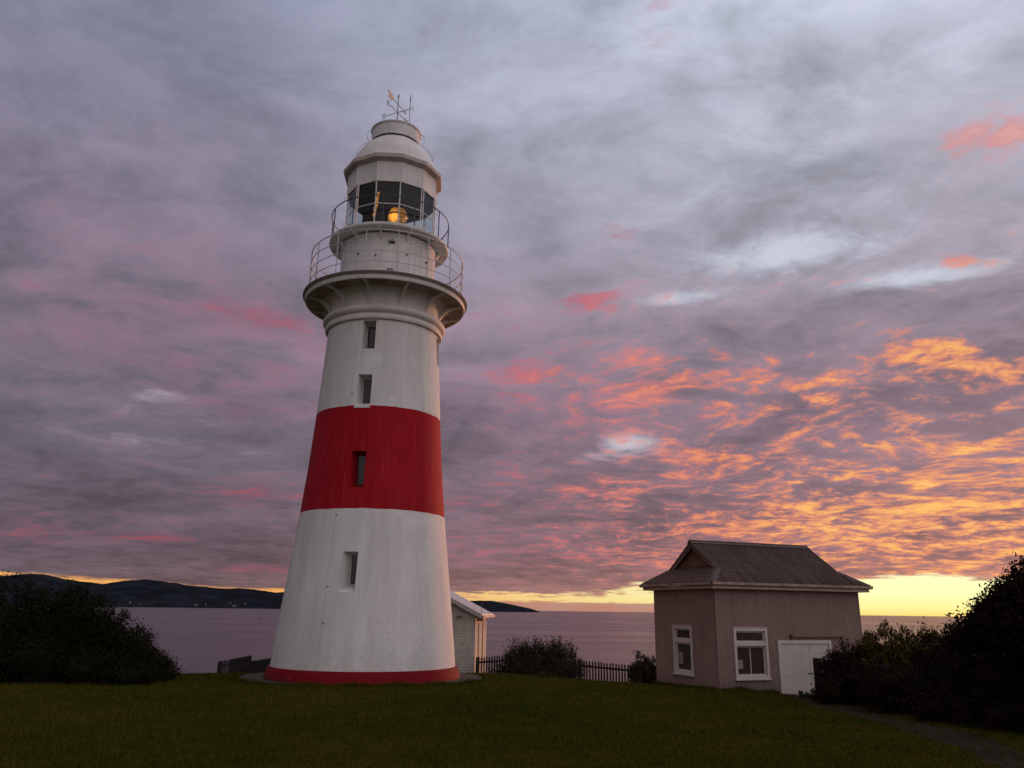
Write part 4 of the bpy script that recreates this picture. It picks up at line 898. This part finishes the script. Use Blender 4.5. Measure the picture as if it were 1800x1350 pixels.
def shrub(name, label, cat, cols, n, size, m, clump=.28, wisp=0.0, core=.5, grp=None, out=(.42, 1.0)):
    """cols: list of (azimuth, distance, top elevation deg, half width, half depth)"""
    bl = []
    for a, D, e, rx, ry in cols:
        p = pole(a, D); g = float(G(p.x, p.y)); top = math.tan(R(e)) * D; rz = (top - g) / 2 * 1.06
        bl.append(((p.x, p.y, top - rz - clump * .35 - wisp * .5), (rx, ry, rz)))
    base = bl[0][0]; gz_ = float(G(base[0], base[1])); root = empty(name, (base[0], base[1], gz_)); tag(root, label, cat, grp)
    org = np.array([base[0], base[1], gz_])
    V = leaves(bl, n, size, clump, wisp, out) - org
    V[:, 2] = np.where(V[:, 2] < -.35, -.35, V[:, 2])
    fo = fastmesh('foliage', V, np.arange(len(V)).reshape(-1, 4), m, root)
    cm_ = MB(); st = MB()
    for c, r in bl:
        v, f = ellip((c[0] - org[0], c[1] - org[1], c[2] - org[2]), r, core); cm_.add(v, f)
        q = Vector((c[0] - org[0], c[1] - org[1], c[2] - org[2]))
        for k in range(4):
            t = Vector((random.uniform(-1, 1) * r[0] * .7, random.uniform(-1, 1) * r[1] * .7, r[2] * random.uniform(.4, .9)))
            st.tube([(q.x, q.y, -.3), tuple(q + t * .4 - Vector((0, 0, r[2] * .3))), tuple(q + t)], [.04, .025, .01], 5)
    if core > 0: cm_.build('inner_foliage', m, root, 60)
    st.build('stem', M_BARK, root)
    return root
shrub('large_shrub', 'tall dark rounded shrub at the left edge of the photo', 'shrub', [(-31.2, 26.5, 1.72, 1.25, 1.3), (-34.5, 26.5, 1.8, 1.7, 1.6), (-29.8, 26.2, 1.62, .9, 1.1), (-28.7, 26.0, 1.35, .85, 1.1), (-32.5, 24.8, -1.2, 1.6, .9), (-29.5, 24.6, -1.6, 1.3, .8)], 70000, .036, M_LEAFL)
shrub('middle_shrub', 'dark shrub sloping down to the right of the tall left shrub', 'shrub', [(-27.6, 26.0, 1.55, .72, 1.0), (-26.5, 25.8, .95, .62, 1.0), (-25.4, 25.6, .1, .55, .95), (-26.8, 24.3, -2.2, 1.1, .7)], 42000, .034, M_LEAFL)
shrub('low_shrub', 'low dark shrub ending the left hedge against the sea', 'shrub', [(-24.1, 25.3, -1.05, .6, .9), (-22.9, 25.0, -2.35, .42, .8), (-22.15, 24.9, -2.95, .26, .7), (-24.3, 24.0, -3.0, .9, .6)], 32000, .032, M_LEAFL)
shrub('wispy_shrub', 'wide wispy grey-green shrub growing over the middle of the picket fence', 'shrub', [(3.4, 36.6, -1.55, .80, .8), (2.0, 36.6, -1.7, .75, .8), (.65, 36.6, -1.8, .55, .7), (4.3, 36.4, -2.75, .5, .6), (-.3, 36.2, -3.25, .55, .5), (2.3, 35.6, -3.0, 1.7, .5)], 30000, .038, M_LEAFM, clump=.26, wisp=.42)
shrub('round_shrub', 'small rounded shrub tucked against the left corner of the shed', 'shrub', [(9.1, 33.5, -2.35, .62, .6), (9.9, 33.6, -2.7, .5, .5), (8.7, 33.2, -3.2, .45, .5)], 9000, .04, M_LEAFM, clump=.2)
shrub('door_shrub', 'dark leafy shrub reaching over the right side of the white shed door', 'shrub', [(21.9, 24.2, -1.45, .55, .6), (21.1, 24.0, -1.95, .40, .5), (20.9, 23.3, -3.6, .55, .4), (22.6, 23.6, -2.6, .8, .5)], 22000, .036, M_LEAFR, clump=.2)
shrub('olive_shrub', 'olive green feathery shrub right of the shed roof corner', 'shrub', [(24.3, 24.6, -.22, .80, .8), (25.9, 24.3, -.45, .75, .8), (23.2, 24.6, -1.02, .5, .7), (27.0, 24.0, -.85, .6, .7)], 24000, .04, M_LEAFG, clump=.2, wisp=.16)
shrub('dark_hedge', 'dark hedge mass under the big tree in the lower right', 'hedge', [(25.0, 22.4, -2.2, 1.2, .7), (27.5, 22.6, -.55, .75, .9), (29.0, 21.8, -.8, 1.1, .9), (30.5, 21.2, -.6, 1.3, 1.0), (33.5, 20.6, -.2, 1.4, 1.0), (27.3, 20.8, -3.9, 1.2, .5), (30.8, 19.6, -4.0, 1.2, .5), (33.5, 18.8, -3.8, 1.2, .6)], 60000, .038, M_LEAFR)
# tree
def tree():
    base = pole(34.5, 19.0); g = float(G(base.x, base.y)); root = empty('broadleaf_tree', (base.x, base.y, g)); tag(root, 'big dark tree with a rounded leafy crown at the right edge against the sunset', 'tree')
    org = np.array([base.x, base.y, g]); rng = np.random.RandomState(3)
    cl_ = [(33.1, 18.6, 1.8, .72), (35.8, 19.0, 2.0, 1.1), (31.7, 18.8, 1.05, .58), (30.5, 18.9, .20, .48), (29.5, 19.0, -.5, .42), (28.6, 19.2, -1.05, .42), (32.6, 18.3, .1, .9), (34.6, 18.3, .3, 1.2), (31.6, 18.8, -1.1, .9), (34.2, 18.4, 1.3, .9)]
    bl = []
    for a, D, e, r in cl_:
        p = pole(a, D); bl.append(((p.x, p.y, math.tan(R(e)) * D - 0.05), (r, r * .95, r * .8)))
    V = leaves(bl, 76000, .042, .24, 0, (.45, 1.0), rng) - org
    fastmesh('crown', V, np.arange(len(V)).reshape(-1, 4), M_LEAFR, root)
    tr = MB().tube([(0, 0, -.4), (.05, 0, .7), (-.1, .05, 1.5), (0, 0, 2.1)], [.24, .19, .15, .1], 10).build('trunk', M_BARK, root, 60)
    lb = MB()
    for c, r in bl:
        q = Vector((c[0], c[1], c[2])) - Vector(org); mid_ = q * .55 + Vector((random.uniform(-.1, .1), random.uniform(-.1, .1), .25)); lb.tube([(-.02, 0, 1.2), tuple(mid_), tuple(q)], [.09, .06, .025], 6)
        for k in range(5):
            t = Vector((random.uniform(-1, 1), random.uniform(-1, 1), random.uniform(-.4, 1))) * r[0] * .85; lb.tube([tuple(q), tuple(q + t * .5), tuple(q + t)], [.025, .014, .006], 5)
    lb.build('limb', M_BARK, root, 60)
tree()
